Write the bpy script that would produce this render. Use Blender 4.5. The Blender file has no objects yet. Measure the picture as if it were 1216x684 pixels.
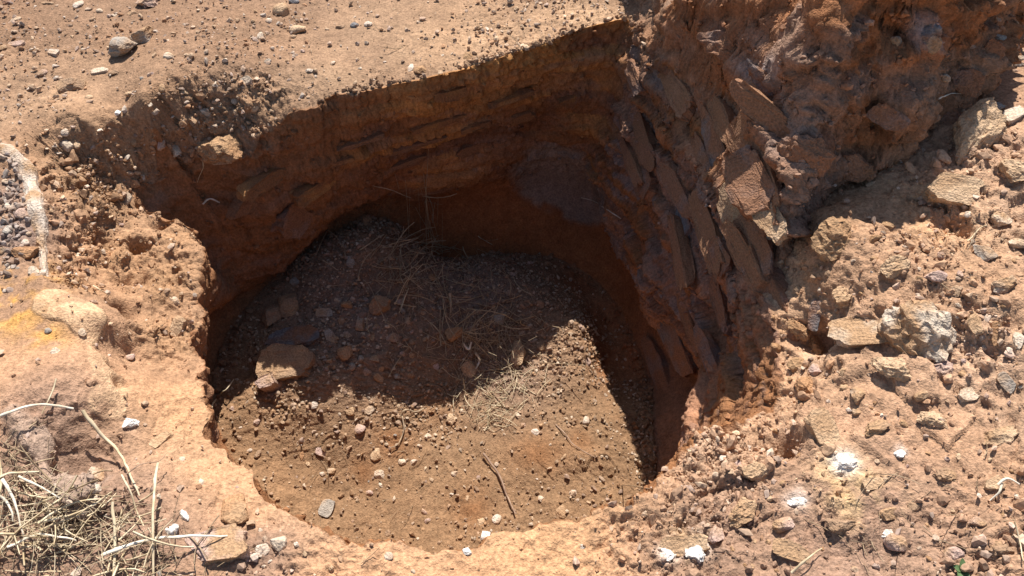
import bpy, bmesh, math, random
import numpy as np
from mathutils import Vector, Matrix, Euler
random.seed(7)
RNG = np.random.default_rng(7)
S = bpy.context.scene
COL = S.collection

# ------------------------------------------------------------------ camera, sky, sun, exposure
CAM_H, CAM_P, FOC = 1.6, math.radians(50.0), 954.0       # height, pitch below the horizon, focal length in photo pixels
cam_data = bpy.data.cameras.new('camera')
cam_data.sensor_width = 36.0
cam_data.lens = 36.0 * FOC / 1216.0
cam_data.clip_start, cam_data.clip_end = 0.02, 2000.0
camera = bpy.data.objects.new('camera', cam_data)
camera.location = (0, 0, CAM_H)
camera.rotation_euler = (math.radians(90) - CAM_P, 0, 0)
COL.objects.link(camera)
S.camera = camera

SUN_EL, SUN_AZ = math.radians(53.6), math.radians(3.0)  # azimuth measured from +y towards +x
sun_data = bpy.data.lights.new('sun', 'SUN')
sun_data.energy = 5.0
sun_data.angle = math.radians(0.5)
sun_data.color = (1.0, 0.965, 0.915)
sun = bpy.data.objects.new('sun', sun_data)
SUN_DIR = Vector((math.sin(SUN_AZ) * math.cos(SUN_EL), math.cos(SUN_AZ) * math.cos(SUN_EL), math.sin(SUN_EL)))
sun.rotation_euler = SUN_DIR.to_track_quat('Z', 'Y').to_euler()
COL.objects.link(sun)

world = bpy.data.worlds.new('World')
S.world = world
world.use_nodes = True
wn = world.node_tree
sky = wn.nodes.new('ShaderNodeTexSky')
sky.sky_type = 'NISHITA'
sky.sun_disc = False
sky.sun_elevation = SUN_EL
sky.sun_rotation = SUN_AZ
wn.links.new(sky.outputs[0], wn.nodes['Background'].inputs[0])
wn.nodes['Background'].inputs[1].default_value = 0.08

S.view_settings.view_transform = 'Standard'
S.view_settings.look = 'None'
S.view_settings.exposure = 0.72
S.view_settings.gamma = 1.0
S.cycles.max_bounces = 8
S.cycles.diffuse_bounces = 5

# ------------------------------------------------------------------ small maths
CP, SP = math.cos(CAM_P), math.sin(CAM_P)
def U(px, py, z):
    """the point at height z that the photograph shows at pixel (px, py)"""
    a = CAM_P + math.atan((py - 342.0) / FOC)
    y = (CAM_H - z) / math.tan(a)
    zc = y * CP + (CAM_H - z) * SP
    return (zc * (px - 608.0) / FOC, y, z)
def project(P):
    zc = P[..., 1] * CP + (CAM_H - P[..., 2]) * SP
    v = (CAM_H - P[..., 2]) * CP - P[..., 1] * SP
    return 608 + FOC * P[..., 0] / zc, 342 + FOC * v / zc, zc
def sstep(a, b, x):
    t = np.clip((x - a) / (b - a), 0, 1)
    return t * t * (3 - 2 * t)

def _hash(ix, iy, iz, seed):
    h = (ix.astype(np.int64) * 374761393 + iy.astype(np.int64) * 668265263 + iz.astype(np.int64) * 2147483647 + seed * 1274126177) & 0xFFFFFFFF
    h = ((h ^ (h >> 13)) * 1274126177) & 0xFFFFFFFF
    h = ((h ^ (h >> 16)) * 2246822519) & 0xFFFFFFFF
    return ((h ^ (h >> 15)) & 0xFFFF).astype(np.float32) / 65535.0
def vnoise(P, freq, seed=0):
    """value noise in -1..1; freq may be a number or a triple"""
    q = P * np.asarray(freq, dtype=np.float64) + 100.37 + seed * 7.13
    i = np.floor(q).astype(np.int64)
    f = (q - i).astype(np.float32)
    w = f * f * f * (f * (f * 6 - 15) + 10)
    x, y, z = i[..., 0], i[..., 1], i[..., 2]
    wx, wy, wz = w[..., 0], w[..., 1], w[..., 2]
    def H(a, b, c): return _hash(x + a, y + b, z + c, seed)
    l = lambda a, b, t: a + (b - a) * t
    return l(l(l(H(0,0,0), H(1,0,0), wx), l(H(0,1,0), H(1,1,0), wx), wy),
             l(l(H(0,0,1), H(1,0,1), wx), l(H(0,1,1), H(1,1,1), wx), wy), wz) * 2 - 1
def fbm(P, freq, octaves=3, seed=0, gain=0.5):
    o, a, t = 0, 1.0, 0
    f = np.asarray(freq, dtype=np.float64)
    for k in range(octaves):
        o = o + a * vnoise(P, f * 2.03 ** k, seed + k); t += a; a *= gain
    return o / t
def cells(P, freq, seed=0):
    """distance to the nearest scattered point and that point's random value (lumps of earth)"""
    q = P * np.asarray(freq, dtype=np.float64) + 50.5
    i = np.floor(q).astype(np.int64); f = (q - i).astype(np.float32)
    best = np.full(q.shape[:-1], 9.0, np.float32); val = np.zeros_like(best)
    for a in (-1, 0, 1):
        for b in (-1, 0, 1):
            for c in (-1, 0, 1):
                x, y, z = i[..., 0] + a, i[..., 1] + b, i[..., 2] + c
                h = _hash(x, y, z, seed); h2 = _hash(x, y, z, seed + 11); h3 = _hash(x, y, z, seed + 23)
                d = (a + h - f[..., 0]) ** 2 + (b + h2 - f[..., 1]) ** 2 + (c + h3 - f[..., 2]) ** 2
                m = d < best
                best = np.where(m, d, best); val = np.where(m, h, val)
    return np.sqrt(best), val

class Thin:
    """thin-plate surface z(x, y) through measured points"""
    def __init__(self, pts, lam=1e-4):
        P = np.array(pts, dtype=np.float64); n = len(P)
        self.c = P[:, :2]
        d2 = ((P[:, None, :2] - P[None, :, :2]) ** 2).sum(-1)
        K = 0.5 * d2 * np.log(d2 + 1e-12) + lam * np.eye(n)
        A = np.zeros((n + 3, n + 3)); A[:n, :n] = K
        A[:n, n] = 1; A[:n, n + 1:] = P[:, :2]; A[n:, :n] = A[:n, n:].T
        self.w = np.linalg.solve(A, np.concatenate([P[:, 2], np.zeros(3)]))
    def __call__(self, x, y):
        out = self.w[-3] + self.w[-2] * x + self.w[-1] * y
        for k, (cx, cy) in enumerate(self.c):
            d2 = (x - cx) ** 2 + (y - cy) ** 2
            out = out + self.w[k] * 0.5 * d2 * np.log(d2 + 1e-12)
        return out

# ------------------------------------------------------------------ the shape of the place, measured from the photograph
CX, CY = -0.18, 1.62                                     # a point inside the pit that sees its whole rim
RIM = [(744,22,0),(700,32,0),(640,55,0),(585,72,0),(545,84,0),(500,95,0),(440,107,0),(375,123,0),(352,128,-.01),(338,142,-.06),
       (318,160,-.10),(298,185,-.16),(262,196,-.19),(240,186,-.18),(215,192,-.19),(186,205,-.2),(168,222,-.2),(170,242,-.22),(200,256,-.22),
       (232,268,-.22),(238,300,-.22),(236,340,-.22),(230,400,-.2),(234,450,-.15),(242,495,-.10),(264,534,-.08),(300,564,-.05),(318,600,-.03),
       (380,632,0),(440,642,0),(540,656,0),(590,633,0),(640,616,0),(700,610,0),(750,598,0),(776,575,-.01),(796,550,-.02),(838,520,-.02),
       (884,498,0),(918,478,.0),(924,440,0),(916,400,.0),(904,350,.01),(888,300,.01),(862,240,.01),(832,180,.0),(800,120,.0),(770,66,.0)]
GROUND = [(50,50,0),(200,20,0),(350,50,0),(500,40,0),(640,20,0),(30,120,0),(150,120,.0),(700,5,0),(180,138,0),(120,160,-.01),(230,112,0),(300,108,0),(225,148,-.07),(265,150,-.09),(295,135,-.05),(60,170,0),
          (20,250,.0),(48,330,.02),(40,240,.03),(20,190,.02),(75,200,-.05),(110,230,-.12),(150,215,-.17),(150,260,-.18),(120,300,-.15),(190,300,-.22),(180,380,-.18),(90,330,-.07),(200,450,-.12),
          (110,420,0.02),(125,380,.0),(135,460,.0),(60,400,.02),(20,380,.03),(150,420,-.1),(20,350,0),(50,520,.05),(85,570,.06),(20,620,.06),(100,640,.03),(110,560,-.02),(170,560,0.0),(250,620,0),(200,660,.02),
          (400,675,0),(600,670,.0),(700,650,0),(800,600,.02),(900,600,.05),(850,540,.02),(950,500,.08),(920,430,.04),(905,370,.03),(940,380,.05),(960,290,.14),(930,310,.03),
          (1000,330,.18),(1000,280,.2),(1050,290,.22),(1100,260,.22),(1180,230,.28),(1160,150,.30),(1100,400,.2),(1200,350,.27),(1000,430,.12),(1100,520,.14),(1200,500,.2),(1000,600,.1),(1150,620,.15),(900,670,.05),
          (850,150,.03),(900,230,.05),(940,280,.08)]
ring = lambda pts: np.array([U(*p) for p in pts])
g_pts = np.concatenate([ring(RIM), ring(GROUND),
                        np.array([(-2.6,.5,0),(-2.6,1.6,0),(-2.6,2.8,0),(-1.5,3.6,0),(0,3.6,0),(-.8,.1,0),(0,-.2,0),(1,-.1,.1),(2.2,.3,.25),(2.4,1.4,.3),(2.3,2.4,.3),(1.6,3.4,.2),(.8,2.7,.05)])])
THIN = Thin(g_pts, 2e-4)
def bank_coords(x, y):
    """distance behind the foot of the high bank: its left face runs on from the pit's right wall, its front face turns to the right"""
    dl = .990 * (x - .452) + .140 * (y - 2.70) + .03 * np.sin(y * 9.0) + .015 * np.sin(y * 23.0)
    df = y - (1.57 - .20 * np.exp(-((x - .66) / .13) ** 2) + .06 * np.sin(x * 8.0 + .6) + .03 * np.sin(x * 19.0) + 1.25 * np.clip(x - 1.02, 0, .55))
    k = 16.0
    d = -np.log(np.exp(-k * np.clip(dl, -3, 3)) + np.exp(-k * np.clip(df, -3, 3))) / k
    return dl, df, d
def bank(x, y):
    dl, df, d = bank_coords(x, y)
    # ledges: each layer of rock stands back from the one below
    w = .012 * np.sin(x * 31 + y * 13)
    h = .58 * np.clip((d + w + .03) / .20, 0, 1) ** .9 + .24 * sstep(.15, 1.2, d)
    return h * (1 - .42 * sstep(.88, 1.35, x))
def G(x, y):
    r = np.hypot(x - .2, y - 1.5)
    w = 1 - sstep(2.4, 3.6, r)
    fade = 1 - sstep(5, 30, r)
    return THIN(x, y) * w + bank(x, y) * fade

def polar(C):
    d = C[:, :2] - (CX, CY)
    a = np.unwrap(np.arctan2(d[:, 1], d[:, 0]))
    a = np.mod(a, 2 * np.pi)
    r = np.hypot(d[:, 0], d[:, 1])
    o = np.argsort(a)
    return a[o], r[o], C[o, 2]
def at_angles(C, T):
    a, r, z = polar(C)
    return np.interp(T, a, r, period=2 * np.pi), np.interp(T, a, z, period=2 * np.pi)
def soften(v, n):
    for _ in range(n):
        v = .25 * np.roll(v, 1) + .5 * v + .25 * np.roll(v, -1)
    return v

NT = 1500
T = np.arange(NT) / NT * 2 * np.pi
r0, _ = at_angles(ring(RIM), T)
r0 = soften(r0, 4)
_tp = np.stack([np.cos(T), np.sin(T), T * 0], -1)
r0 = r0 + (.024 * vnoise(_tp, 9, 301) + .012 * vnoise(_tp, 24, 302) + .006 * vnoise(_tp, 60, 303)) * np.where((T > 1.0) & (T < 1.95), .08, 1.0)
cs, sn = np.cos(T), np.sin(T)
near = [(0.0, .0), ]
def below(deg, dr, z):                                    # a hidden point of a lower ring, under the rim
    a = math.radians(deg); r = np.interp(a, T, r0) + dr
    return (CX + r * math.cos(a), CY + r * math.sin(a), z)
LIP = np.concatenate([ring([(700,178,-.56),(680,162,-.48),(650,152,-.43),(605,168,-.46),(560,185,-.50),(515,200,-.53),(470,216,-.55),(430,236,-.52),(405,250,-.56),(370,285,-.62),(330,315,-.68),(285,340,-.72),
                            (748,300,-.74),(725,240,-.63),(768,345,-.68)]),
                      np.array([below(d, .08, -.45) for d in (-135,-120,-105,-90,-75,-60)] + [below(d, .03, -.5) for d in (-48,-40,-30,-20,-10)] + [below(d, .07, -.45) for d in (176,185,195,208,222)])])
FOOT = np.concatenate([ring([(250,480,-.82),(256,430,-.82),(275,385,-.82),(305,350,-.80),(350,310,-.78),(400,275,-.74),(430,256,-.70),(470,262,-.78),(500,303,-1.0),(540,306,-1.02),(580,303,-1.02),(620,302,-1.03),(660,306,-1.04),(700,325,-1.05),
                             (728,355,-1.05),(752,400,-1.05),(770,450,-1.08),(774,500,-.98),(778,575,-.98)]),
                       np.array([below(d, .04, -.95) for d in (-125,-105,-90,-75,-60)] + [below(d, .04, -.86) for d in (208,222)])])
r1, z1 = at_angles(LIP, T); r1, z1 = soften(r1, 25), soften(z1, 25)
r3, z3 = at_angles(FOOT, T); r3, z3 = soften(r3, 25), soften(z3, 25)
r2 = np.maximum(r1, r3) + .05; z2 = z1 * .45 + z3 * .55
r2 = soften(r2, 20)
x0, y0 = CX + r0 * cs, CY + r0 * sn
z0 = G(x0, y0)
knots = [np.stack([CX + r * cs, CY + r * sn, z], -1) for r, z in ((r0, z0), (r1, z1), (r2, z2), (r3, z3))]
# wall: a smooth curve through rim, lip, recess and foot
def wall_curve(s):
    k = min(int(s), 2); f = s - k
    p0 = knots[k - 1] if k > 0 else 2 * knots[0] - knots[1]
    p1, p2 = knots[k], knots[k + 1]
    p3 = knots[k + 2] if k < 2 else 2 * knots[3] - knots[2]
    m1, m2 = (p2 - p0) * .42, (p3 - p1) * .42
    return (2*f**3-3*f**2+1) * p1 + (f**3-2*f**2+f) * m1 + (-2*f**3+3*f**2) * p2 + (f**3-f**2) * m2
N_WALL = 190
wall_rows = [wall_curve(3.0 * j / N_WALL) for j in range(N_WALL + 1)]
# floor: mound of fallen earth in the middle, a sunken smooth-walled hollow to the back and right
FLOOR = [(300,500,-.82),(400,500,-.85),(400,560,-.92),(500,560,-.95),(600,560,-.96),(690,545,-.95),(560,500,-.95),(450,620,-.96),(600,600,-.97),(720,570,-.98),(350,560,-.9),(480,470,-.90),(330,470,-.79),(400,465,-.81),
         (520,345,-.80),(460,345,-.76),(600,335,-.86),(650,345,-.90),(500,395,-.83),(400,400,-.78),(330,420,-.78),(350,350,-.77),(430,285,-.66),(470,300,-.72),(540,425,-.91),(590,415,-.92),(635,400,-.92),(680,375,-.92),
         (540,465,-.94),(600,450,-.94),(650,430,-.93),(700,388,-.92),(692,415,-.92),(688,445,-.93),(640,490,-.95),(690,480,-.95),
         (728,375,-1.08),(720,405,-1.08),(716,432,-1.07),(735,425,-1.10),(745,455,-1.08),(600,308,-1.0),(690,335,-1.04),(722,478,-.98),(735,505,-.97),(752,510,-.98),(755,535,-.98),(745,560,-.98),(712,520,-.97)]
f_pts = np.concatenate([ring(FLOOR), knots[3][::60]])
F_THIN = Thin(f_pts, 5e-5)
N_FL = 125
floor_rows = []
for j in range(1, N_FL + 1):
    s = (1 - j / N_FL) ** .85
    x, y = CX + r3 * s * cs, CY + r3 * s * sn
    w = sstep(0, .07, (1 - s) * r3)
    floor_rows.append(np.stack([x, y, z3 * (1 - w) + F_THIN(x, y) * w], -1))
# ground: from the rim out past the frame, then in ever longer steps to the horizon
def frame_reach(c, s):
    """how far a ray from the pit's middle stays inside the picture, with a margin"""
    R = np.linspace(.6, 3.4, 200)
    P = np.stack([CX + R[:, None] * c, CY + R[:, None] * s, np.zeros((200, len(c)))], -1)
    px, py, zc = project(P)
    ins = (px > -60) & (px < 1276) & (py > -130) & (py < 730) & (zc > .1)
    return np.where(ins, R[:, None], .6).max(0)
reach = np.maximum(soften(frame_reach(cs, sn), 60), r0 + .25)
N_GR, N_FAR = 250, 34
ground_rows = []
for j in range(N_GR, 0, -1):
    r = r0 + (reach + .15 - r0) * (j / N_GR) ** 1.0
    x, y = CX + r * cs, CY + r * sn
    ground_rows.append(np.stack([x, y, G(x, y)], -1))
far_rows = []
for j in range(N_FAR, 0, -1):
    r = (reach + .15) + .05 * (1.36 ** j - 1)
    x, y = CX + r * cs, CY + r * sn
    far_rows.append(np.stack([x, y, G(x, y)], -1))
GRID = np.array(far_rows + ground_rows + wall_rows + floor_rows)          # rows run from the horizon in to the pit's middle
I_NEAR, I_RIM = N_FAR, N_FAR + N_GR
I_FOOT = I_RIM + N_WALL
NR = len(GRID)

def grid_normals(P):
    dr = np.empty_like(P); dr[1:-1] = P[2:] - P[:-2]; dr[0] = P[1] - P[0]; dr[-1] = P[-1] - P[-2]
    dt = np.roll(P, -1, 1) - np.roll(P, 1, 1)
    n = np.cross(dr, dt)
    l = np.linalg.norm(n, axis=-1, keepdims=True)
    n = n / np.maximum(l, 1e-12)
    n[l[..., 0] < 1e-10] = (0, 0, 1)
    return n
NRM = grid_normals(GRID)
if NRM[I_NEAR + 20, ::50, 2].mean() < 0: NRM = -NRM
# soften the normals along the rows so that the rim rolls over instead of folding
for _ in range(6):
    NRM[1:-1] = .25 * NRM[2:] + .5 * NRM[1:-1] + .25 * NRM[:-2]
NRM /= np.linalg.norm(NRM, axis=-1, keepdims=True)

ROW = np.arange(NR)[:, None] * np.ones((1, NT))
is_ground, is_wall, is_floor = ROW < I_RIM, (ROW >= I_RIM) & (ROW <= I_FOOT), ROW > I_FOOT
near_w = sstep(I_NEAR - 8, I_NEAR, ROW)
def blob(px, py, z, rad, P=GRID):
    c = np.array(U(px, py, z)); return np.exp(-((P - c) ** 2).sum(-1) / rad ** 2)
def blobs(*L):
    o = np.zeros(GRID.shape[:2])
    for b in L: o = np.maximum(o, blob(*b))
    return o
bl, bf, bd = bank_coords(GRID[..., 0], GRID[..., 1])
on_bank = sstep(-.06, .01, bd) * is_ground
steep = 1 - np.abs(NRM[..., 2])
ang = np.broadcast_to(T, GRID.shape[:2])
px_g, py_g, _zc = project(GRID)
deg = np.degrees(ang)
down = np.clip((ROW - I_RIM) / N_WALL, 0, 1)                               # 0 at the rim, 1 at the wall's foot
right_wall = is_wall * sstep(-45, -25, np.where(deg > 180, deg - 360, deg)) * (1 - sstep(48, 62, np.where(deg > 180, deg - 360, deg)))
left_wall = is_wall * sstep(118, 135, deg) * (1 - sstep(225, 245, deg))
back_wall = is_wall * sstep(48, 62, deg) * (1 - sstep(118, 135, deg))
niche = sstep(.52, .64, down) * (is_wall) * (sstep(-60, -45, np.where(deg > 180, deg - 360, deg)) * (1 - sstep(98, 112, np.where(deg > 180, deg - 360, deg))))
niche = np.maximum(niche, is_floor * blobs((740,420,-1.03,.16),(730,370,-1.02,.14),(690,330,-1.0,.1)) )
crumb_left = blobs((110,230,-.12,.20),(150,300,-.18,.18),(195,330,-.2,.16),(200,400,-.18,.13),(160,190,-.1,.14),(225,145,0,.17),(300,125,0,.11),(215,280,-.22,.12),(90,330,-.05,.1)) * is_ground
crumb_right = blobs((950,340,.06,.14),(1000,320,.1,.2),(1100,300,.14,.25),(1150,400,.18,.25),(1000,440,.1,.22),(1000,520,.1,.25),(1100,600,.14,.3),(1200,600,.2,.3),(900,450,.03,.12),(850,540,.0,.13),(1200,300,.22,.25),(900,600,.05,.2),(1150,190,.25,.15)) * is_ground
patch2 = sstep(-.3, .35, fbm(GRID, 4.2, 2, 444))
crumb_right *= .40 + .60 * patch2
crumb_low = blobs((60,560,.05,.25),(150,620,.0,.2),(60,500,.04,.15),(310,660,0,.08),(850,650,.02,.2),(1000,660,.1,.3)) * is_ground
plateau = is_ground * sstep(1.75, 2.05, GRID[..., 1]) * (1 - on_bank) * (1 - crumb_left) * sstep(.75, .35, GRID[..., 0])
front_rim = is_ground * (1 - sstep(1.0, 1.25, GRID[..., 1])) * (1 - np.maximum(crumb_right, crumb_low))

P = GRID.copy()
Q = GRID + .05 * np.stack([vnoise(GRID, 5, 31), vnoise(GRID, 5, 32), vnoise(GRID, 5, 33)], -1)
disp = np.zeros(GRID.shape[:2])
# broad unevenness
lump = fbm(Q, 4.5, 3, 1)
disp += lump * (.012 + .030 * np.maximum(crumb_left, crumb_right) + .012 * crumb_low + .02 * on_bank + .012 * is_wall * (1 - niche) + .007 * is_floor - .004 * plateau) * near_w
# crumbled earth: heaps of lumps of several sizes
crumb = np.maximum(np.maximum(crumb_left, crumb_right), .55 * crumb_low)
crumb = np.maximum(crumb, .22 * on_bank)
act = near_w * is_ground
c1, v1 = cells(Q, 13, 5)
c2, v2 = cells(Q, 31, 6)
lump1 = np.clip(.75 - c1, 0, 1) * (v1 * 1.2)
lump2 = np.clip(.75 - c2, 0, 1) * (.3 + v2)
patch = sstep(-.35, .45, fbm(GRID, 3.2, 2, 44))
def shards(S3, seed, off, tilt):
    """broken plates: the face splits into cells, each with a step and a lean of its own"""
    q = S3 + .18 * np.stack([vnoise(S3, 1.7, seed + 40 + j) for j in range(3)], -1) + 60.5
    i = np.floor(q).astype(np.int64); f = (q - i).astype(np.float32)
    best = np.full(q.shape[:-1], 9.0, np.float32); second = best.copy(); out = np.zeros_like(best); idv = np.zeros_like(best)
    for a in (-1, 0, 1):
        for b in (-1, 0, 1):
            for c in (-1, 0, 1):
                x, y, z = i[..., 0] + a, i[..., 1] + b, i[..., 2] + c
                h1, h2, h3 = (_hash(x, y, z, seed + j) for j in (0, 11, 23))
                rx, ry, rz = a + h1 - f[..., 0], b + h2 - f[..., 1], c + h3 - f[..., 2]
                d = rx * rx + ry * ry + rz * rz
                m = d < best
                second = np.where(m, best, np.minimum(second, d))
                best = np.where(m, d, best)
                val = off * (h2 - .5) * 2 + tilt * ((h1 - .5) * rx + (h3 - .5) * ry + (_hash(x, y, z, seed + 31) - .5) * 1.6 * rz)
                out = np.where(m, val, out); idv = np.where(m, h3, idv)
    return out, idv, np.sqrt(second) - np.sqrt(best)
turb = lambda f, sd: 1 - 2 * np.abs(vnoise(Q, f, sd))
f1, i1, e1 = shards(Q * 12, 310, .5, .9)
f2, i2, e2 = shards(Q * 27, 320, .5, .9)
f3, i3, e3 = shards(Q * 62, 330, .5, .8)
broken = .030 * f1 * sstep(.15, .6, i1 + .5 * patch) + .013 * f2 * (.3 + .7 * patch) + .0075 * f3
broken -= .012 * (1 - sstep(0, .10, e1)) * patch + .007 * (1 - sstep(0, .12, e2)) * patch
heap = blobs((440,400,-.8,.28),(560,360,-.82,.28),(690,570,-.97,.14),(690,400,-.92,.1),(330,440,-.78,.16))
disp += is_floor * (1 - niche) * ((.25 + .75 * heap) * (.55 * broken + .010 * turb(9, 156)) )
disp += act * crumb * (broken + .010 * turb(17, 150) + .006 * turb(36, 152) + .018 * lump1)
disp += act * (1 - crumb) * (.006 * lump2 * patch + .004 * turb(45, 154) * patch)
disp -= act * crumb * .012
# finer grain everywhere, quieter on smooth clay
g1 = fbm(GRID, 38, 2, 9); g2 = fbm(GRID, 95, 2, 12)
rim_near = sstep(.22, .02, np.abs(np.linalg.norm(GRID - GRID[I_RIM][None], axis=-1))) * is_ground
rough = .8 * on_bank + .9 * is_wall * sstep(.10, .0, down) + (.35 + 1.1 * crumb + .8 * rim_near * (1 - plateau)) * is_ground + .85 * is_wall * (1 - .6 * niche) + .75 * is_floor * (1 - .6 * niche)
rough *= .45 + .75 * patch
disp += near_w * rough * (.010 * g1 + .0055 * g2)
# layered rock: the beds run level round the pit and up the bank
zz = GRID[..., 2] + .05 * fbm(GRID, (2.5, 2.5, 5), 2, 61) + .16 * (GRID[..., 0] * .15)
def beds(freq, seed):
    q = zz * freq + .55 * fbm(GRID, (3.5, 3.5, 2.0), 2, seed)
    k = np.floor(q); f = q - k
    amp = _hash(k.astype(np.int64), np.zeros_like(k, dtype=np.int64), np.zeros_like(k, dtype=np.int64), seed)
    along = vnoise(np.stack([GRID[..., 0] * 3.3, GRID[..., 1] * 3.3, k * 3.77], -1), 1.0, seed + 3)
    out = amp * .6 + .8 * along
    edge = sstep(0, .12, f) * (1 - sstep(.80, 1.0, f))
    return out * edge, along, k
turb = lambda f, sd: 1 - 2 * np.abs(vnoise(Q, f, sd))
n_lump = fbm(GRID, 5, 2, 165)
dl_minus = bl - bf                                        # above 0 on the front face of the bank, below 0 on its left face
b1, a1_, k1_ = beds(11, 70)
b2, a2_, k2_ = beds(27, 75)
layer_w = np.clip(right_wall * (1 - niche) * 1.0 + on_bank * sstep(.25, .6, steep) * .75 + back_wall * (1 - sstep(.45, .6, down)) * .75 + left_wall * (1 - sstep(.6, .8, down)) * .45, 0, 1) * near_w
layer_w *= 1 - .6 * sstep(0, .06, 0.06 - down) * is_wall
disp += layer_w * (.022 * b1 + .008 * b2) * (1 + .3 * back_wall)
# blocks broken along the beds
cb, vb = cells(GRID * np.array([1.0, 1.0, 2.4]), 5.5, 88)
along_r = GRID[..., 1] * .985 - GRID[..., 0] * .17
along_b = GRID[..., 0] * .9 + GRID[..., 1] * .42
w_b = np.clip(back_wall + left_wall, 0, 1)
al = np.where(w_b > .5, along_b, np.where(on_bank * sstep(1.75, 1.5, GRID[..., 1]) > .5, GRID[..., 0], along_r))
zt = GRID[..., 2] + .10 * al
s1, id1, cr1 = shards(np.stack([al * 3.0, zt * 0, zt * 13], -1), 210, .022, .030)
s2, id2, cr2 = shards(np.stack([al * 7, zt * 0, zt * 30], -1), 230, .007, .012)
sh_w = layer_w * np.where(w_b > .5, .55, 1.0) * (1 - .75 * on_bank * sstep(-.02, .12, dl_minus))
disp += sh_w * (s1 + s2 * sstep(.2, .7, id1)) - sh_w * (.014 * (1 - sstep(.0, .10, cr1)) + .006 * (1 - sstep(0, .10, cr2)))
disp += layer_w * .02 * (vb - .5)
cb2, vb2 = cells(Q, 15, 166)
disp += on_bank * (.020 * (vb2 - .5) * sstep(.0, .15, .6 - cb2) + .008 * turb(8, 160) + .006 * turb(19, 162) + .030 * f1 + .016 * f2 + .006 * f3) * sstep(-.05, .1, dl_minus + .05)
# features seen one by one
def bump_at(px, py, z, rad, h):
    global disp
    disp += h * blob(px, py, z, rad) * near_w
bump_at(265, 172, -.04, .07, .05)        # the block of earth that overhangs
bump_at(335, 265, -.35, .10, .06)        # bulging block on the left wall
bump_at(932, 120, .28, .03, -.12)
for q in ((166,290,-.2),(160,325,-.17),(154,365,-.14),(150,395,-.12),(125,285,-.15),(188,255,-.2)): bump_at(*q, .028, -.085)        # hole in the bank
bump_at(925, 522, .05, .035, -.13)       # hollow in the right rim
bump_at(940, 545, .05, .03, -.05)
bump_at(960, 400, .06, .035, -.10)
bump_at(1050, 425, .13, .03, -.07)
bump_at(1130, 262, .24, .035, -.06)
bump_at(690, 60, -.02, .05, -.02)
bump_at(990, 285, .10, .07, .05)
bump_at(770, 520, -.6, .05, -.03)
bump_at(130, 270, -.15, .05, -.05)
bump_at(150, 372, -.12, .04, -.07)
bump_at(160, 330, -.18, .05, -.04)
bump_at(95, 555, .02, .05, -.05)
line = lambda L, rad, step=6: blobs(*[(a[0] + (b[0] - a[0]) * k / step, a[1] + (b[1] - a[1]) * k / step, a[2], rad) for a, b in zip(L, L[1:]) for k in range(step)])
crust = line([(4,180,.02),(30,200,.02),(42,240,.02),(47,290,.02),(50,325,.02)], .026)
slab = line([(62,362,.02),(100,372,.02),(126,402,.02),(134,445,.01),(130,482,-.02)], .048)
ridge = line([(20,500,.05),(55,540,.06),(85,580,.06),(98,600,.05)], .04)
_w = 1 + .14 * vnoise(GRID, 25, 77) + .12 * vnoise(GRID, 60, 78)
crust_m, slab_m, ridge_m = sstep(.36, .50, crust * _w), sstep(.36, .50, slab * _w), sstep(.3, .7, ridge * _w)
disp += is_ground * (.0 * crust_m + .006 * slab_m + .03 * ridge_m) - is_ground * rough * (crust_m + slab_m).clip(0, 1) * (.010 * g1 + .0055 * g2) - act * crumb * slab_m * broken
for q in ((66,262,.0),(66,300,.0),(64,235,.0),(143,430,-.02),(144,455,-.02),(142,405,-.02),(100,560,.03),(90,545,.03)): bump_at(*q, .022, -.035)
P = GRID + NRM * disp[..., None]
NRM2 = grid_normals(P)
if NRM2[I_NEAR + 20, ::50, 2].mean() < 0: NRM2 = -NRM2

# ------------------------------------------------------------------ earth colours (mostly the soil's own, by place; a shade tint is painted on the pit floor)
def mixc(C, w, col):
    w = np.clip(w, 0, 1)[..., None]
    return C * (1 - w) + np.array(col) * w
n_a, n_b, n_c = fbm(GRID, 3.0, 3, 101), fbm(GRID, 8.0, 3, 105), fbm(GRID, 22.0, 2, 109)
pblob = lambda *L: np.max([np.exp(-((px_g - a) / c) ** 2 - ((py_g - b) / d) ** 2) for a, b, c, d in L], axis=0)   # where a patch of soil lies, found by its place in the view
C = np.ones(GRID.shape) * np.array((.34, .205, .125))
C = mixc(C, plateau * .9, (.24, .148, .092))
C = mixc(C, plateau * pblob((560,50,170,60),(690,15,70,40),(400,100,60,30)) * (.75 + .5 * n_b), (.37, .245, .152))
C = mixc(C, is_ground * blobs((70,120,0,.25),(30,110,0,.2),(600,40,0,.3)) * (.5 + .5 * n_b), (.43, .275, .165))
C = mixc(C, front_rim * .9, (.49, .288, .162))
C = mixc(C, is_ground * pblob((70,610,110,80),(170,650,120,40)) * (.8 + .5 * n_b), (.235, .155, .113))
C = mixc(C, is_ground * blobs((200,500,-.03,.16),(230,560,-.02,.14),(760,590,0,.2),(680,640,0,.2),(860,530,.0,.12),(905,430,.03,.09),(925,380,.05,.09),(945,345,.08,.08)) * .9, (.50, .285, .145))
C = mixc(C, crumb_left * .7, (.36, .215, .115))
C = mixc(C, crumb_right * (.75 + .3 * n_a), (.455, .31, .21))
C = mixc(C, is_ground * blobs((1000,265,.1,.16),(1080,290,.13,.14),(1130,310,.17,.12)) * (.6 + .6 * n_b), (.52, .32, .17))
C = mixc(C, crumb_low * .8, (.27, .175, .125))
C = mixc(C, is_ground * blobs((20,350,.0,.10),(30,385,.0,.07),(60,410,.0,.05)) * sstep(-.3, .25, .5 * n_b + .6 * n_c + .5 * g1), (.50, .27, .07))
C = mixc(C, is_ground * blobs((20,270,.03,.09),(15,220,.03,.06)) * .9, (.25, .18, .15))
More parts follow.
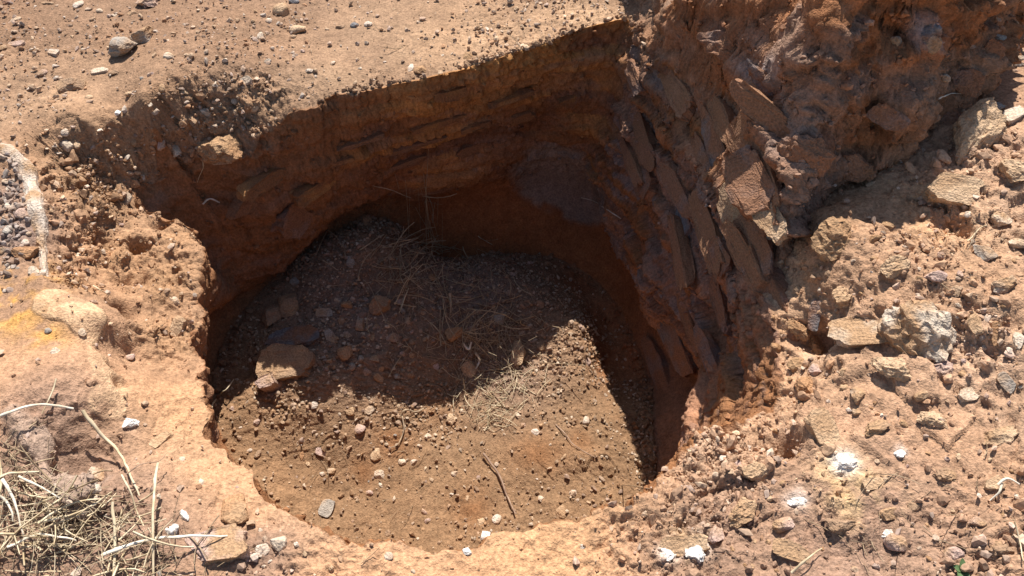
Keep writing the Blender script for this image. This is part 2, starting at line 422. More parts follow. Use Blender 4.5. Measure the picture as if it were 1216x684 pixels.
# pale crusts of smooth dry clay
C = mixc(C, is_ground * crust_m * .8, (.44, .33, .25))
C = mixc(C, is_ground * slab_m * (.65 + .9 * n_c + .5 * g2).clip(0, 1) * .85, (.52, .35, .21))
C = mixc(C, is_ground * ridge_m * .9, (.38, .27, .2))
C = mixc(C, is_ground * blobs((1000,565,.1,.05),(1020,590,.1,.06),(820,648,.02,.04)) * (.35 + .9 * n_c + .4 * g2).clip(0, .8), (.60, .43, .22))
C = mixc(C, is_ground * blobs((1002,552,.1,.022),(945,596,.06,.02),(1068,540,.12,.012),(830,650,.02,.022),(795,655,.02,.018),(155,502,0,.02),(112,572,0,.02)) * (1.1 + n_c), (.86, .81, .74))
# pit
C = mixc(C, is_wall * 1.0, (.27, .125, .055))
C = mixc(C, back_wall * (1 - sstep(.4, .55, down)) * sstep(-.3, .5, a1_ + .4 * n_b), (.44, .215, .075))
C = mixc(C, back_wall * (1 - sstep(.5, .6, down)) * sstep(.25, .7, -a1_ + .5 * n_c), (.20, .095, .05))
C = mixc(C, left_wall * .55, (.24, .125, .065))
C = mixc(C, right_wall * (1 - niche) * sstep(-.2, .5, a1_ + .3 * n_b), (.33, .175, .105))
C = mixc(C, right_wall * (1 - niche) * sstep(.15, .65, -a2_ + .3 * n_c), (.21, .12, .08))
C = mixc(C, sh_w * sstep(.55, .75, id1) * .7, (.27, .165, .12))
C = mixc(C, sh_w * sstep(.75, .9, id2) * .8, (.23, .18, .16))
C = mixc(C, sh_w * sstep(.3, .1, id1) * .6, (.34, .16, .08))
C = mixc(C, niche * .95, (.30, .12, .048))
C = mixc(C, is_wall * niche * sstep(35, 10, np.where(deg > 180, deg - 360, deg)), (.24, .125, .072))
C = mixc(C, is_wall * sstep(.3, .55, pblob((665,205,62,42),(700,235,45,35)) + .15 * n_c) * sstep(.33,.42,down), (.27, .205, .165))
C = mixc(C, is_wall * blobs((520,210,-.5,.10),(500,200,-.5,.1)) * sstep(.35,.5,down) * .7, (.22, .15, .115))
C = mixc(C, is_floor * 1.0, (.25, .150, .082))
C = mixc(C, is_floor * np.maximum(blobs((560,340,-.8,.35),(420,380,-.8,.3),(600,420,-.85,.2)), 0) * .85, (.235, .165, .13))  # greyer cast of the shaded floor, painted into its colour
clay = is_floor * blobs((470,520,-.9,.07),(560,600,-.95,.07),(430,560,-.92,.05),(715,490,-.92,.09),(690,480,-.9,.07),(740,500,-.98,.07),(640,540,-.94,.09),(600,500,-.9,.06),(520,480,-.88,.07),(690,520,-.93,.06)) * sstep(-.45, .1, n_b)
C = mixc(C, clay * .95, (.215, .105, .048))
C = mixc(C, is_floor * niche, (.28, .115, .05))
C = mixc(C, is_floor * blobs((660,420,-.86,.12),(690,395,-.86,.08)) * .5, (.36, .23, .14))
# bank
C = mixc(C, on_bank, (.30, .135, .062))
C = mixc(C, on_bank * sstep(-.05, .45, n_a + .5 * n_b), (.24, .155, .105))
C = mixc(C, on_bank * sstep(.1, .5, fbm(GRID, (4, 4, 9), 3, 130)), (.29, .18, .125))
C = mixc(C, on_bank * pblob((905,85,24,14),(1100,40,20,16)) * (.6 + n_c), (.36, .35, .36))
C = mixc(C, on_bank * pblob((890,45,30,30),(950,170,40,40),(1000,205,40,25)) * (.6 + .8 * n_b), (.25, .18, .145))
C = mixc(C, on_bank * sh_w * sstep(.6, .8, id1) * .7, (.27, .175, .125))
ledge = is_ground * (1 - on_bank) * blobs((860,150,.03,.2),(900,220,.05,.15),(820,80,.0,.15),(960,190,.09,.12))
C = mixc(C, ledge * .8, (.28, .16, .10))
C = C * (1 + .16 * n_b + .13 * n_c + .10 * g2)[..., None]
C = C * (1 + .05 * n_a[..., None] * np.array((1.0, .1, -.8)))
C = np.clip(C * np.array((1.01, .978, .955)), .012, .9)

# ------------------------------------------------------------------ materials
def new_mat(name):
    m = bpy.data.materials.new(name); m.use_nodes = True
    nt = m.node_tree; return m, nt, nt.nodes['Principled BSDF']
def earth_material():
    m, nt, bs = new_mat('earth')
    N, L = nt.nodes.new, nt.links.new
    at = N('ShaderNodeAttribute'); at.attribute_name = 'soil'
    tc = N('ShaderNodeTexCoord')
    n1 = N('ShaderNodeTexNoise'); n1.inputs['Scale'].default_value = 130; n1.inputs['Detail'].default_value = 5; n1.inputs['Roughness'].default_value = .65
    n2 = N('ShaderNodeTexNoise'); n2.inputs['Scale'].default_value = 34; n2.inputs['Detail'].default_value = 6; n2.inputs['Roughness'].default_value = .7
    vo = N('ShaderNodeTexVoronoi'); vo.inputs['Scale'].default_value = 210
    for n in (n1, n2, vo): L(tc.outputs['Object'], n.inputs['Vector'])
    r1 = N('ShaderNodeMapRange'); r1.inputs['From Min'].default_value = .3; r1.inputs['From Max'].default_value = .7; r1.inputs['To Min'].default_value = .62; r1.inputs['To Max'].default_value = 1.36
    L(n1.outputs['Fac'], r1.inputs['Value'])
    r2 = N('ShaderNodeMapRange'); r2.inputs['From Min'].default_value = .3; r2.inputs['From Max'].default_value = .7; r2.inputs['To Min'].default_value = .8; r2.inputs['To Max'].default_value = 1.2
    L(n2.outputs['Fac'], r2.inputs['Value'])
    mu = N('ShaderNodeMath'); mu.operation = 'MULTIPLY'; L(r1.outputs[0], mu.inputs[0]); L(r2.outputs[0], mu.inputs[1])
    mx = N('ShaderNodeMix'); mx.data_type = 'RGBA'; mx.blend_type = 'MULTIPLY'; mx.inputs[0].default_value = 1
    L(at.outputs['Color'], mx.inputs[6]); L(mu.outputs[0], mx.inputs[7])
    L(mx.outputs[2], bs.inputs['Base Color'])
    bs.inputs['Roughness'].default_value = .95
    bs.inputs['Specular IOR Level'].default_value = .12
    b1 = N('ShaderNodeBump'); b1.inputs['Strength'].default_value = .75; b1.inputs['Distance'].default_value = .006
    ad = N('ShaderNodeMath'); ad.operation = 'ADD'; L(n1.outputs['Fac'], ad.inputs[0])
    mv = N('ShaderNodeMath'); mv.operation = 'MULTIPLY'; mv.inputs[1].default_value = -.35; L(vo.outputs['Distance'], mv.inputs[0]); L(mv.outputs[0], ad.inputs[1])
    L(ad.outputs[0], b1.inputs['Height'])
    L(b1.outputs['Normal'], bs.inputs['Normal'])
    return m
EARTH = earth_material()

def mesh_from(name, V, F, mat, col=None, smooth=True):
    """V (n,3), F (m,3 or 4) arrays -> a mesh"""
    me = bpy.data.meshes.new(name)
    V = np.ascontiguousarray(V, dtype=np.float32); F = np.ascontiguousarray(F, dtype=np.int32)
    me.vertices.add(len(V)); me.vertices.foreach_set('co', V.ravel())
    k = F.shape[1]
    me.loops.add(F.size); me.loops.foreach_set('vertex_index', F.ravel())
    me.polygons.add(len(F)); me.polygons.foreach_set('loop_start', np.arange(len(F), dtype=np.int32) * k)
    me.polygons.foreach_set('use_smooth', np.full(len(F), bool(smooth)))
    if col is not None:
        a = me.color_attributes.new('soil', 'FLOAT_COLOR', 'POINT')
        a.data.foreach_set('color', np.concatenate([col, np.ones((len(col), 1))], 1).astype(np.float32).ravel())
    me.update(calc_edges=True)
    if mat: me.materials.append(mat)
    return me
def link(name, me, parent=None, kind=None, label=None, cat=None, group=None):
    o = bpy.data.objects.new(name, me); COL.objects.link(o)
    if parent: o.parent = parent
    if kind or label: o['kind'] = kind or 'thing'
    if label: o['label'] = label
    if cat: o['category'] = cat
    if group: o['group'] = group
    return o
def grid_part(name, ra, rb, keep=None, label=None):
    idx = np.arange(ra * NT, (rb + 1) * NT).reshape(-1, NT)
    a, b = idx[:-1], idx[1:]
    F = np.stack([a, np.roll(a, -1, 1), np.roll(b, -1, 1), b], -1)
    if keep is not None: F = F[keep]
    F = F.reshape(-1, 4)
    used, inv = np.unique(F, return_inverse=True)
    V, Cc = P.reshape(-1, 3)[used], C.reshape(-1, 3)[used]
    F = inv.reshape(-1, 4).astype(np.int32)
    n = np.cross(V[F[:, 2]] - V[F[:, 0]], V[F[:, 3]] - V[F[:, 1]])
    if n[:, 2].sum() < 0: F = F[:, ::-1]
    return link(name, mesh_from(name, V, F, EARTH, Cc), kind='structure', label=label)
bm_ = (on_bank[:I_RIM + 1] > .5)
bank_faces = bm_[:-1] & np.roll(bm_, -1, 1)[:-1]
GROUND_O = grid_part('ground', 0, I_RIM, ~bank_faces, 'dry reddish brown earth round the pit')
BANK_O = grid_part('earth_bank', 0, I_RIM, bank_faces, 'shaded bank of layered rock and red earth at the upper right')
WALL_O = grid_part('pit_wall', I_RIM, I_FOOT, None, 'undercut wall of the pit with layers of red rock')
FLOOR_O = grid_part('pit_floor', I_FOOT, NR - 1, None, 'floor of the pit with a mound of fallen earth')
bpy.context.view_layer.update()

# ------------------------------------------------------------------ finding places on the built earth
SHEETS = (GROUND_O, BANK_O, WALL_O, FLOOR_O)
CAM_RIGHT, CAM_UP, CAM_FWD = Vector((1, 0, 0)), Vector((0, SP, CP)), Vector((0, CP, -SP))
CAM_AT = Vector((0, 0, CAM_H))
def cast(origin, d):
    best = None
    for o in SHEETS:
        ok, loc, n, _ = o.ray_cast(origin, d)
        if ok and (best is None or (loc - origin).length < best[2]):
            best = (loc.copy(), n.copy(), (loc - origin).length, o)
    return best
def spot(px, py):
    """where the earth is that the photograph shows at (px, py): place, slope, metres per photo pixel, sheet"""
    d = (CAM_FWD + CAM_RIGHT * ((px - 608) / FOC) - CAM_UP * ((py - 342) / FOC)).normalized()
    h = cast(CAM_AT, d)
    if h is None: h = (Vector(U(px, py, 0)), Vector((0, 0, 1)), 2, GROUND_O)
    n = h[1] if h[1].dot(d) < 0 else -h[1]
    zc = (h[0] - CAM_AT).dot(CAM_FWD)
    return h[0], n, zc / FOC, h[3]
def ground_z(x, y, top=3.0):
    h = cast(Vector((x, y, top)), Vector((0, 0, -1)))
    return h[0].z if h else 0.0

# ------------------------------------------------------------------ stone materials
def stone_material(name, a, b, dust, dusty=.45, white=None, scale=26):
    m, nt, bs = new_mat(name)
    N, L = nt.nodes.new, nt.links.new
    tc = N('ShaderNodeTexCoord'); ge = N('ShaderNodeNewGeometry')
    n1 = N('ShaderNodeTexNoise'); n1.inputs['Scale'].default_value = scale; n1.inputs['Detail'].default_value = 8; n1.inputs['Roughness'].default_value = .68
    n2 = N('ShaderNodeTexNoise'); n2.inputs['Scale'].default_value = 11; n2.inputs['Detail'].default_value = 4
    n3 = N('ShaderNodeTexNoise'); n3.inputs['Scale'].default_value = 190; n3.inputs['Detail'].default_value = 4
    for n in (n1, n2, n3): L(ge.outputs['Position'], n.inputs['Vector'])
    cr = N('ShaderNodeValToRGB'); cr.color_ramp.elements[0].position = .32; cr.color_ramp.elements[1].position = .68
    cr.color_ramp.elements[0].color = (*a, 1); cr.color_ramp.elements[1].color = (*b, 1)
    L(n1.outputs['Fac'], cr.inputs[0])
    dr = N('ShaderNodeMapRange'); dr.inputs['From Min'].default_value = .62 - dusty * .4; dr.inputs['From Max'].default_value = .78 - dusty * .4
    L(n2.outputs['Fac'], dr.inputs['Value'])
    mx = N('ShaderNodeMix'); mx.data_type = 'RGBA'; mx.inputs[7].default_value = (*dust, 1)
    L(dr.outputs[0], mx.inputs[0]); L(cr.outputs[0], mx.inputs[6])
    out = mx.outputs[2]
    gr = N('ShaderNodeMapRange'); gr.inputs['From Min'].default_value = .3; gr.inputs['From Max'].default_value = .7; gr.inputs['To Min'].default_value = .68; gr.inputs['To Max'].default_value = 1.26
    L(n3.outputs['Fac'], gr.inputs['Value'])
    m2 = N('ShaderNodeMix'); m2.data_type = 'RGBA'; m2.blend_type = 'MULTIPLY'; m2.inputs[0].default_value = 1
    L(out, m2.inputs[6]); L(gr.outputs[0], m2.inputs[7])
    L(m2.outputs[2], bs.inputs['Base Color'])
    bs.inputs['Roughness'].default_value = .85; bs.inputs['Specular IOR Level'].default_value = .2
    bu = N('ShaderNodeBump'); bu.inputs['Strength'].default_value = .8; bu.inputs['Distance'].default_value = .007
    ad = N('ShaderNodeMath'); ad.operation = 'ADD'; L(n1.outputs['Fac'], ad.inputs[0]); L(n3.outputs['Fac'], ad.inputs[1])
    L(ad.outputs[0], bu.inputs['Height']); L(bu.outputs['Normal'], bs.inputs['Normal'])
    return m
DUST = (.40, .245, .135)
RED = (.27, .135, .075)
STONE = {
    'pale': stone_material('pale stone', (.50, .38, .27), (.66, .53, .40), DUST, .35),
    'tan': stone_material('tan stone', (.44, .29, .17), (.58, .40, .25), DUST, .4),
    'grey': stone_material('grey stone', (.27, .23, .195), (.43, .37, .30), DUST, .45),
    'slate': stone_material('slate', (.13, .12, .125), (.25, .23, .22), RED, .4),
    'rust': stone_material('rust stone', (.33, .17, .085), (.46, .26, .13), DUST, .4),
    'pink': stone_material('pink stone', (.40, .27, .22), (.52, .36, .28), DUST, .42),
    'white': stone_material('quartz', (.60, .52, .44), (.80, .76, .70), (.60, .42, .24), .18),
    'brown': stone_material('brown stone', (.27, .165, .10), (.38, .25, .155), DUST, .45),
    'red': stone_material('red rock', (.24, .115, .065), (.33, .175, .10), (.27, .14, .075), .62, scale=18),
    'greyred': stone_material('grey red rock', (.19, .125, .10), (.29, .18, .13), RED, .65, scale=18),
    'ochre': stone_material('ochre rock', (.34, .165, .06), (.44, .22, .085), (.27, .13, .06), .6, scale=14),
    'cream': stone_material('cream stone', (.56, .44, .34), (.66, .55, .44), DUST, .42),
    'buff': stone_material('buff rock', (.46, .37, .28), (.58, .47, .36), DUST, .55),
    'slaty': stone_material('dusty slate', (.15, .12, .11), (.24, .19, .165), RED, .55, scale=18),
    'clod': stone_material('clod', (.32, .19, .10), (.46, .28, .15), (.36, .2, .1), .4, scale=60),
}
_ico = {}
def ico(sub):
    if sub not in _ico:
        bm = bmesh.new(); bmesh.ops.create_icosphere(bm, subdivisions=sub, radius=1.0)
        bm.verts.ensure_lookup_table()
        _ico[sub] = (np.array([v.co[:] for v in bm.verts]), np.array([[v.index for v in f.verts] for f in bm.faces]))
        bm.free()
    return _ico[sub]
def rock_shape(seed, kind='angular', sub=3, dims=(1, 1, 1)):
    """a unit stone: a ball split along chance planes (angular), worn (round) or split into a plate (slab)"""
    rng = np.random.default_rng(seed)
    V, F = ico(sub); V = V.copy()
    dims = np.array(dims, dtype=float)
    if kind == 'round':
        V *= (1 + .16 * vnoise(V + seed, 1.1, 3) + .06 * vnoise(V + seed, 2.7, 4))[:, None]
        n_cut, lo, hi = 7, .62, .92
    elif kind == 'slab':
        V = np.sign(V) * np.abs(V) ** .36
        n_cut, lo, hi = 9, .80, 1.25
    else:
        V *= 1.15
        n_cut, lo, hi = 13, .55, .92
    for k in range(n_cut):
        n = rng.normal(size=3)
        if kind == 'slab': n[2] *= .25
        n /= np.linalg.norm(n); d = rng.uniform(lo, hi)
        e = V @ n - d
        V -= np.where(e > 0, e, 0)[:, None] * n
    if kind == 'slab':
        t = rng.uniform(-.1, .1, 2)
        V[:, 2] = np.clip(V[:, 2] * 2.2, -1 + t[0], 1 + t[1])
    rough = {'round': .015, 'slab': .045, 'angular': .04, 'ragged': .05}[kind] * (1.0 if sub < 4 else 1.3)
    V += rough * np.stack([vnoise(V + seed, 3.1, k) for k in (5, 6, 7)], -1) + rough * .6 * np.stack([vnoise(V + seed, 8.0, k) for k in (8, 9, 10)], -1)
    if kind != 'round' and sub >= 4:
        st = np.sin(V[:, 2] * 9 + 2 * vnoise(V, 1.5, 2)); V[:, :2] *= (1 + .035 * np.sign(st) * np.minimum(1, np.abs(st) * 3))[:, None]
    if kind == 'ragged':
        q = V @ np.array((.75, -.35, .55)); f = q * 4.5 + .6 * vnoise(V, 2.0, 2); k = np.floor(f)
        V += (.13 * (_hash(k.astype(np.int64), k.astype(np.int64), k.astype(np.int64), seed) - .5) * sstep(0, .25, f - k))[:, None] * np.array((-.3, .8, .55))
        V += .09 * np.stack([vnoise(V + seed, 5.0, j) for j in (15, 16, 17)], -1)
    if kind == 'slab' and sub >= 4: V += .085 * np.stack([vnoise(V + seed, 4.3, j) for j in (35, 36, 37)], -1) + .02 * np.stack([vnoise(V + seed, 12, j) for j in (38, 39, 40)], -1)
    if kind == 'slab': V += .09 * np.stack([vnoise(V + seed, 1.4, j) for j in (25, 26, 27)], -1) * np.array((1, 1, .5))
    V /= np.abs(V).max(0)
    return V * dims, F
LABELS = {}
def frame_on(n, rot, tilt=0.0):
    """axes for a thing lying on a slope n: X across the picture, turned by rot degrees"""
    z = n.normalized()
    x = (CAM_RIGHT - z * CAM_RIGHT.dot(z)).normalized()
    y = z.cross(x)
    M = Matrix((x, y, z)).transposed().to_4x4()
    return M @ Matrix.Rotation(math.radians(rot), 4, 'Z') @ Matrix.Rotation(math.radians(tilt), 4, 'Y')
_n = [0]
def place_rock(name, px, py, w, h, kind='angular', col='tan', rot=0, tilt=0, thick=None, sink=.35, upright=.5, label=None, cat=None, parent=None, group=None, lift=0):
    """a stone w by h photo pixels across, where the photograph shows it"""
    _n[0] += 1
    if kind == 'ragged' and col not in ('clod', 'buff', 'white') and parent is None: w, h = w * 1.2, h * 1.2
    loc, n, mpp, sheet = spot(px, py)
    n = (n * (1 - upright) + Vector((0, 0, 1)) * upright).normalized() if parent is None else n
    X, Y = w * mpp * .5, h * mpp * .5 * 1.15
    Z = thick * mpp * .5 if thick else min(X, Y) * (.4 if kind == 'slab' else .75 if max(w, h) > 20 else .55)
    sub = 5 if max(w, h) > 48 else 4 if max(w, h) > 24 else (3 if max(w, h) > 11 else 2)
    V, F = rock_shape(_n[0] * 17 + 3, kind, sub, (X, Y, Z))
    me = mesh_from(name, V, F, STONE[col], smooth=(kind == 'round'))
    o = link(name, me, parent, label=label, cat=cat, group=group)
    M = Matrix.Translation(loc + n * (Z * (1 - 2 * sink) + lift)) @ frame_on(n, rot, tilt)
    o.matrix_world = M
    return o

# px, py, width, height, shape, colour, turn, label -- stones one can point to, one by one
S_ = 'slab'; A_ = 'angular'; R_ = 'round'
BIG = [
 (147,60,36,36,A_,'grey',15,'large grey stone with a dark lower face, left of the touching pair at top left'),
 (172,46,30,25,A_,'grey',-10,'angular grey stone touching the right side of the larger one at the top left'),
 (177,6,30,16,A_,'pink',0,'pinkish brown stone at the top edge above the pair of grey stones'),
 (158,16,12,12,R_,'brown',0,'small brown stone against the left side of the pinkish stone at the top edge'),
 (93,6,13,16,R_,'white',0,'white rounded stone cut by the top edge, left of the grey pair'),
 (18,24,16,9,R_,'pale',-35,'pale oval stone lying aslant near the top left corner'),
 (8,4,16,10,A_,'slate',0,'dark stone in the very top left corner'),
 (55,4,18,6,A_,'brown',0,'dark brown flat stone half cut by the top edge'),
 (201,67,14,10,R_,'pale',25,'smooth pale oval stone right of the grey pair'),
 (118,85,22,9,S_,'pale',-8,'long flat pale stone below and left of the grey pair'),
 (136,86,14,10,A_,'brown',0,'brown stone against the right end of the long flat pale stone'),
 (88,103,36,26,A_,'brown',-10,'broad brown stone half buried in the smooth yellowish earth at the left'),
 (106,116,10,8,R_,'tan',0,'little tan stone at the right foot of the broad half buried brown stone'),
 (50,87,13,9,R_,'pink',-30,'pinkish oval stone left of the broad half buried stone'),
 (80,173,17,14,R_,'pale',35,'pale egg shaped stone, largest of the three near the upper left collapse'),
 (78,157,11,11,R_,'white',0,'small whitish stone just above the pale egg shaped stone'),
 (92,172,9,13,R_,'tan',0,'tan stone against the right side of the pale egg shaped stone'),
 (140,134,8,9,A_,'white',0,'bright white chip on smooth earth left of the crumbled edge'),
 (20,53,24,8,S_,'pink',5,'pinkish flat stone in the row of stones at the left edge'),
 (3,57,12,9,R_,'grey',0,'grey stone at the left edge, first of its row'),
 (64,63,14,9,S_,'white',10,'whitish flat chip at the right end of the row near the left edge'),
 (228,140,15,34,S_,'brown',-20,'long brown stone leaning upright in the crumbled edge of the pit'),
 (207,178,13,22,A_,'pale',-25,'pale jagged stone standing in the upper left collapse, left of the long leaning one'),
 (192,172,14,14,A_,'pink',20,'pinkish jagged stone hanging at the edge of the upper left collapse'),
 (245,133,18,12,A_,'pale',-30,'pale stone lying across the crumbled edge right of the long leaning stone'),
 (280,120,11,11,R_,'pale',0,'pale knob of stone at the top of the crumbled edge'),
 (265,178,58,44,'ragged','clod',-12,'block of earth overhanging the pit below its crumbled edge'),
 (262,190,32,10,S_,'pale',-6,'pale grey lip of stone under the overhanging block of earth'),
 (335,14,21,20,R_,'tan',0,'large round tan lump of dry earth at the top, right of the pinkish stone'),
 (349,2,13,9,R_,'slate',0,'dark round stone half cut by the top edge'),
 (319,25,9,8,R_,'white',0,'whitish pebble below left of the large round tan lump'),
 (354,37,22,13,R_,'tan',-10,'broad tan stone on the flat earth below the large round lump'),
 (348,44,9,7,R_,'brown',0,'brown pebble tucked under the broad tan stone'),
 (421,30,11,10,R_,'slate',0,'blue grey round pebble on the flat earth, left of a whitish one'),
 (437,29,11,11,R_,'white',0,'whitish round pebble right of the blue grey one'),
 (404,33,12,10,A_,'brown',0,'brown pebble left of the blue grey one'),
 (487,82,8,16,A_,'white',10,'white chip standing on the back edge of the pit'),
 (500,84,18,18,A_,'clod',0,'dark clod hanging over the back edge beside the white chip'),
 (556,68,16,12,A_,'clod',0,'small dark clod on the back edge, right of the white chip'),
 (1126,232,66,34,S_,'tan',16,'thick tan slab of rock jutting out of the right slope over a dark shadow'),
 (1150,255,10,8,R_,'white',0,'round white pebble below the right end of the jutting tan slab'),
 (1186,262,28,24,A_,'pale',35,'pale wedge of rock right of the jutting tan slab'),
 (1208,292,24,16,A_,'pale',20,'pale angular stone at the right edge below the pale wedge'),
 (1168,302,22,26,A_,'grey',-25,'grey stone set aslant in the slope below the pale wedge'),
 (1158,384,19,32,A_,'tan',12,'upright tan stone shaped like a post on the right slope'),
 (1184,396,15,28,S_,'rust',8,'rusty flat stone standing beside the post shaped tan stone'),
 (1207,404,20,24,A_,'pale',0,'pale stone at the right edge beside the rusty flat stone'),
 (1088,392,84,84,'ragged','buff',-18,'big pale layered outcrop of rock in the middle of the right slope'),
 (1024,400,78,40,S_,'buff',18,'wide pale grey slab of rock left of the big pale outcrop'),
 (968,374,16,34,S_,'slate',12,'dark slate plate standing on edge left of the wide pale slab'),
 (988,288,54,50,'ragged','clod',-10,'big square lump of orange earth with a shaded front atop the right slope'),
 (1202,138,34,18,S_,'pale',-28,'pale plate of rock sticking out at the right edge under the bank'),
 (1160,165,84,44,'ragged','tan',-50,'long tan ridge of rock catching the sun at the end of the bank'),
 (1018,470,18,22,A_,'grey',0,'grey stone standing in crumbled earth below the wide pale slab'),
 (1016,489,12,9,R_,'pale',0,'pale pebble under the grey stone that stands in crumbled earth'),
 (978,512,34,46,S_,'tan',-20,'three cornered tan plate leaning beside the hollow in the right rim'),
 (1132,660,26,18,R_,'pink',-5,'pinkish rounded stone near the bottom right corner'),
 (1064,645,28,20,R_,'pink',0,'pinkish brown stone under a white flake near the bottom right'),
 (1058,634,40,9,S_,'white',4,'thin white flake resting over the pinkish brown stone'),
 (1068,539,14,13,A_,'white',0,'bright white quartz lump on the right slope'),
 (1008,552,26,13,A_,'white',10,'broad white quartz patch over yellow earth on the right slope'),
 (948,596,30,10,A_,'white',-6,'low white quartz crust left of the yellow earth'),
 (828,660,30,24,A_,'white',15,'largest white quartz lump at the bottom edge below the pit'),
 (793,658,16,18,A_,'white',0,'smaller white quartz lump left of the largest one at the bottom edge'),
 (812,648,60,22,S_,'tan',-5,'yellowish buff rock that carries the two white quartz lumps'),
 (850,638,26,22,A_,'pink',0,'pale grey pink stone right of the yellowish buff rock'),
 (1212,640,16,34,S_,'pale',0,'tall pale stone at the right edge near the bottom'),
 (1015,677,10,8,R_,'white',0,'white pebble at the bottom edge right of centre'),
 (860,545,12,9,A_,'white',0,'white chip on the right rim of the pit'),
 (876,551,11,9,R_,'pink',0,'pinkish pebble beside the white chip on the right rim'),
 (1086,602,16,12,A_,'brown',0,'brown stone in crumbled earth below the bright white lump'),
 (1160,620,22,14,A_,'pink',-10,'flat pinkish stone on the lower right slope'),
 (1094,470,18,14,A_,'brown',0,'brown stone below the big pale outcrop'),
 (1195,455,16,24,S_,'grey',-25,'grey flake on edge at the right below the pale stones'),
 (940,655,46,20,S_,'brown',22,'long brown rock along the bottom right of the pit'),
 (1055,610,22,12,S_,'brown',-12,'flat brown stone left of the brown stone in crumbled earth'),
 (1060,318,34,20,'ragged','tan',-20,'tan rock bedded in orange earth between the square lump and the jutting slab'),
 (1110,330,26,18,A_,'pink',15,'pinkish rock bedded in the slope under the jutting tan slab'),
 (1135,345,20,16,A_,'grey',0,'grey rock above the post shaped tan stone'),
 (1190,340,34,18,'ragged','pale',-15,'pale ragged rock under the pale angular stone near the right edge'),
 (1060,440,46,24,'ragged','tan',25,'tan ragged ledge of rock at the foot of the big pale outcrop'),
 (1120,440,34,20,'ragged','pink',-20,'pinkish ragged ledge right of the foot of the big pale outcrop'),
 (1150,470,30,16,S_,'pale',-15,'pale flat rock below the pinkish ragged ledge'),
 (1185,520,40,18,'ragged','tan',-10,'broad tan ledge of rock on the right slope near the edge'),
 (1110,500,36,18,'ragged','tan',12,'tan ledge above the bright white quartz lump'),
 (1040,510,30,16,'ragged','brown',-10,'brown ledge right of the three cornered plate'),
 (958,462,24,22,'ragged','rust',20,'rusty lump of rock in the orange rim earth at the right'),
 (966,410,24,34,'ragged','clod',10,'upright lump of orange earth left of the dark slate plate'),
 (948,392,26,28,'ragged','clod',-10,'lump of orange earth at the top of the right rim'),
 (946,436,22,20,'ragged','clod',0,'low lump of orange earth on the right rim'),
 (900,560,36,20,'ragged','tan',-20,'tan ledge of rock right of the two chips on the right rim'),
 (880,610,40,22,'ragged','tan',-25,'wide tan ledge of rock above the yellowish buff rock'),
 (930,625,28,16,A_,'pink',-10,'pinkish rock above the long brown rock at the bottom'),
 (1000,625,34,16,'ragged','brown',8,'brown ledge of rock under the yellow earth'),
 (1180,575,26,14,S_,'tan',-15,'flat tan rock above the forked white stem'),
 (1120,565,24,14,A_,'brown',10,'brown rock below the bright white quartz lump'),
 (1190,655,30,18,'ragged','brown',-12,'brown ledge of rock beside the tall pale stone at the right edge'),
 (1035,575,24,14,S_,'tan',-8,'flat tan rock right of the yellow earth'),
 (1205,205,26,30,'ragged','tan',-30,'tan ragged rock at the right edge above the pale wedge'),
 (1180,130,26,18,A_,'grey',-20,'grey rock in front of the pale plate under the bank'),
 (970,440,20,16,A_,'pink',15,'pinkish rock below the dark slate plate'),
 (1000,355,30,20,'ragged','tan',-35,'tan ragged rock between the square lump and the wide pale slab'),
 # pit floor, in the sun
 (373,482,9,9,R_,'white',0,'round white pebble near the shadow edge on the pit floor'),
 (322,459,26,15,S_,'pink',-20,'flat grey pink stone at the shadow edge below the big two toned block'),
 (427,509,14,17,R_,'pink',0,'whitish pink oval stone in the sunlit middle of the pit floor'),
 (382,537,15,14,A_,'pink',0,'pinkish angular stone on the left of the sunlit floor'),
 (439,487,15,11,A_,'pale',20,'pale angular stone up near the shadow edge of the floor'),
 (416,489,11,10,A_,'tan',0,'tan stone left of the pale angular one near the shadow edge'),
 (450,564,14,11,A_,'pale',0,'pale stone with a dark underside in the middle of the floor'),
 (394,560,12,9,R_,'pale',35,'pale oval pebble right of a small white one on the floor'),
 (383,563,8,6,R_,'white',0,'small white pebble left of the pale oval one on the floor'),
 (388,603,17,20,S_,'grey',15,'flat grey chip shaped like a shield low on the pit floor'),
 (446,540,13,15,R_,'tan',0,'tan rounded stone above the pale stone with the dark underside'),
 (478,548,11,8,R_,'pale',-15,'pale pebble, left one of two alike in the middle of the floor'),
 (491,548,9,8,R_,'white',0,'whitish pebble, right one of two alike in the middle of the floor'),
 (358,541,6,12,A_,'rust',0,'thin rusty chip on the left of the sunlit floor'),
 (540,562,9,8,R_,'white',0,'whitish pebble alone on bare clay near the centre of the floor'),
 (571,620,11,9,A_,'tan',0,'tan stone close to the near rim on the floor'),
 (590,617,12,11,R_,'white',0,'round white pebble against the near rim, beside the tan stone'),
 (461,661,13,11,R_,'white',0,'cream pebble on top of the near rim at the bottom'),
 (576,637,13,12,A_,'white',0,'white flake on the near rim at the bottom centre, upper of two'),
 (554,655,13,9,A_,'white',0,'white flake on the near rim at the bottom centre, lower of two'),
 (665,609,15,17,A_,'tan',0,'tan stone on the lower right of the floor near the rim'),
 (642,592,9,8,R_,'pale',0,'pale pebble left of the tan stone near the rim on the floor'),
 (636,513,11,8,R_,'white',0,'white pebble on the sunlit tongue of earth'),
 (680,585,9,9,R_,'white',0,'whitish pebble in the stony patch right on the floor'),
 (535,498,12,14,A_,'tan',0,'tan stone among the dry grass at the shadow edge'),
 (461,633,8,8,R_,'brown',0,'brown pebble against the near rim at the left'),
 # pit floor, in the shade
 (342,434,70,42,S_,'brown',-4,'biggest block on the pit floor, brown with its front half in the sun'),
 (348,402,70,26,S_,'slate',-6,'flat grey slab lying on the biggest block of the pit floor'),
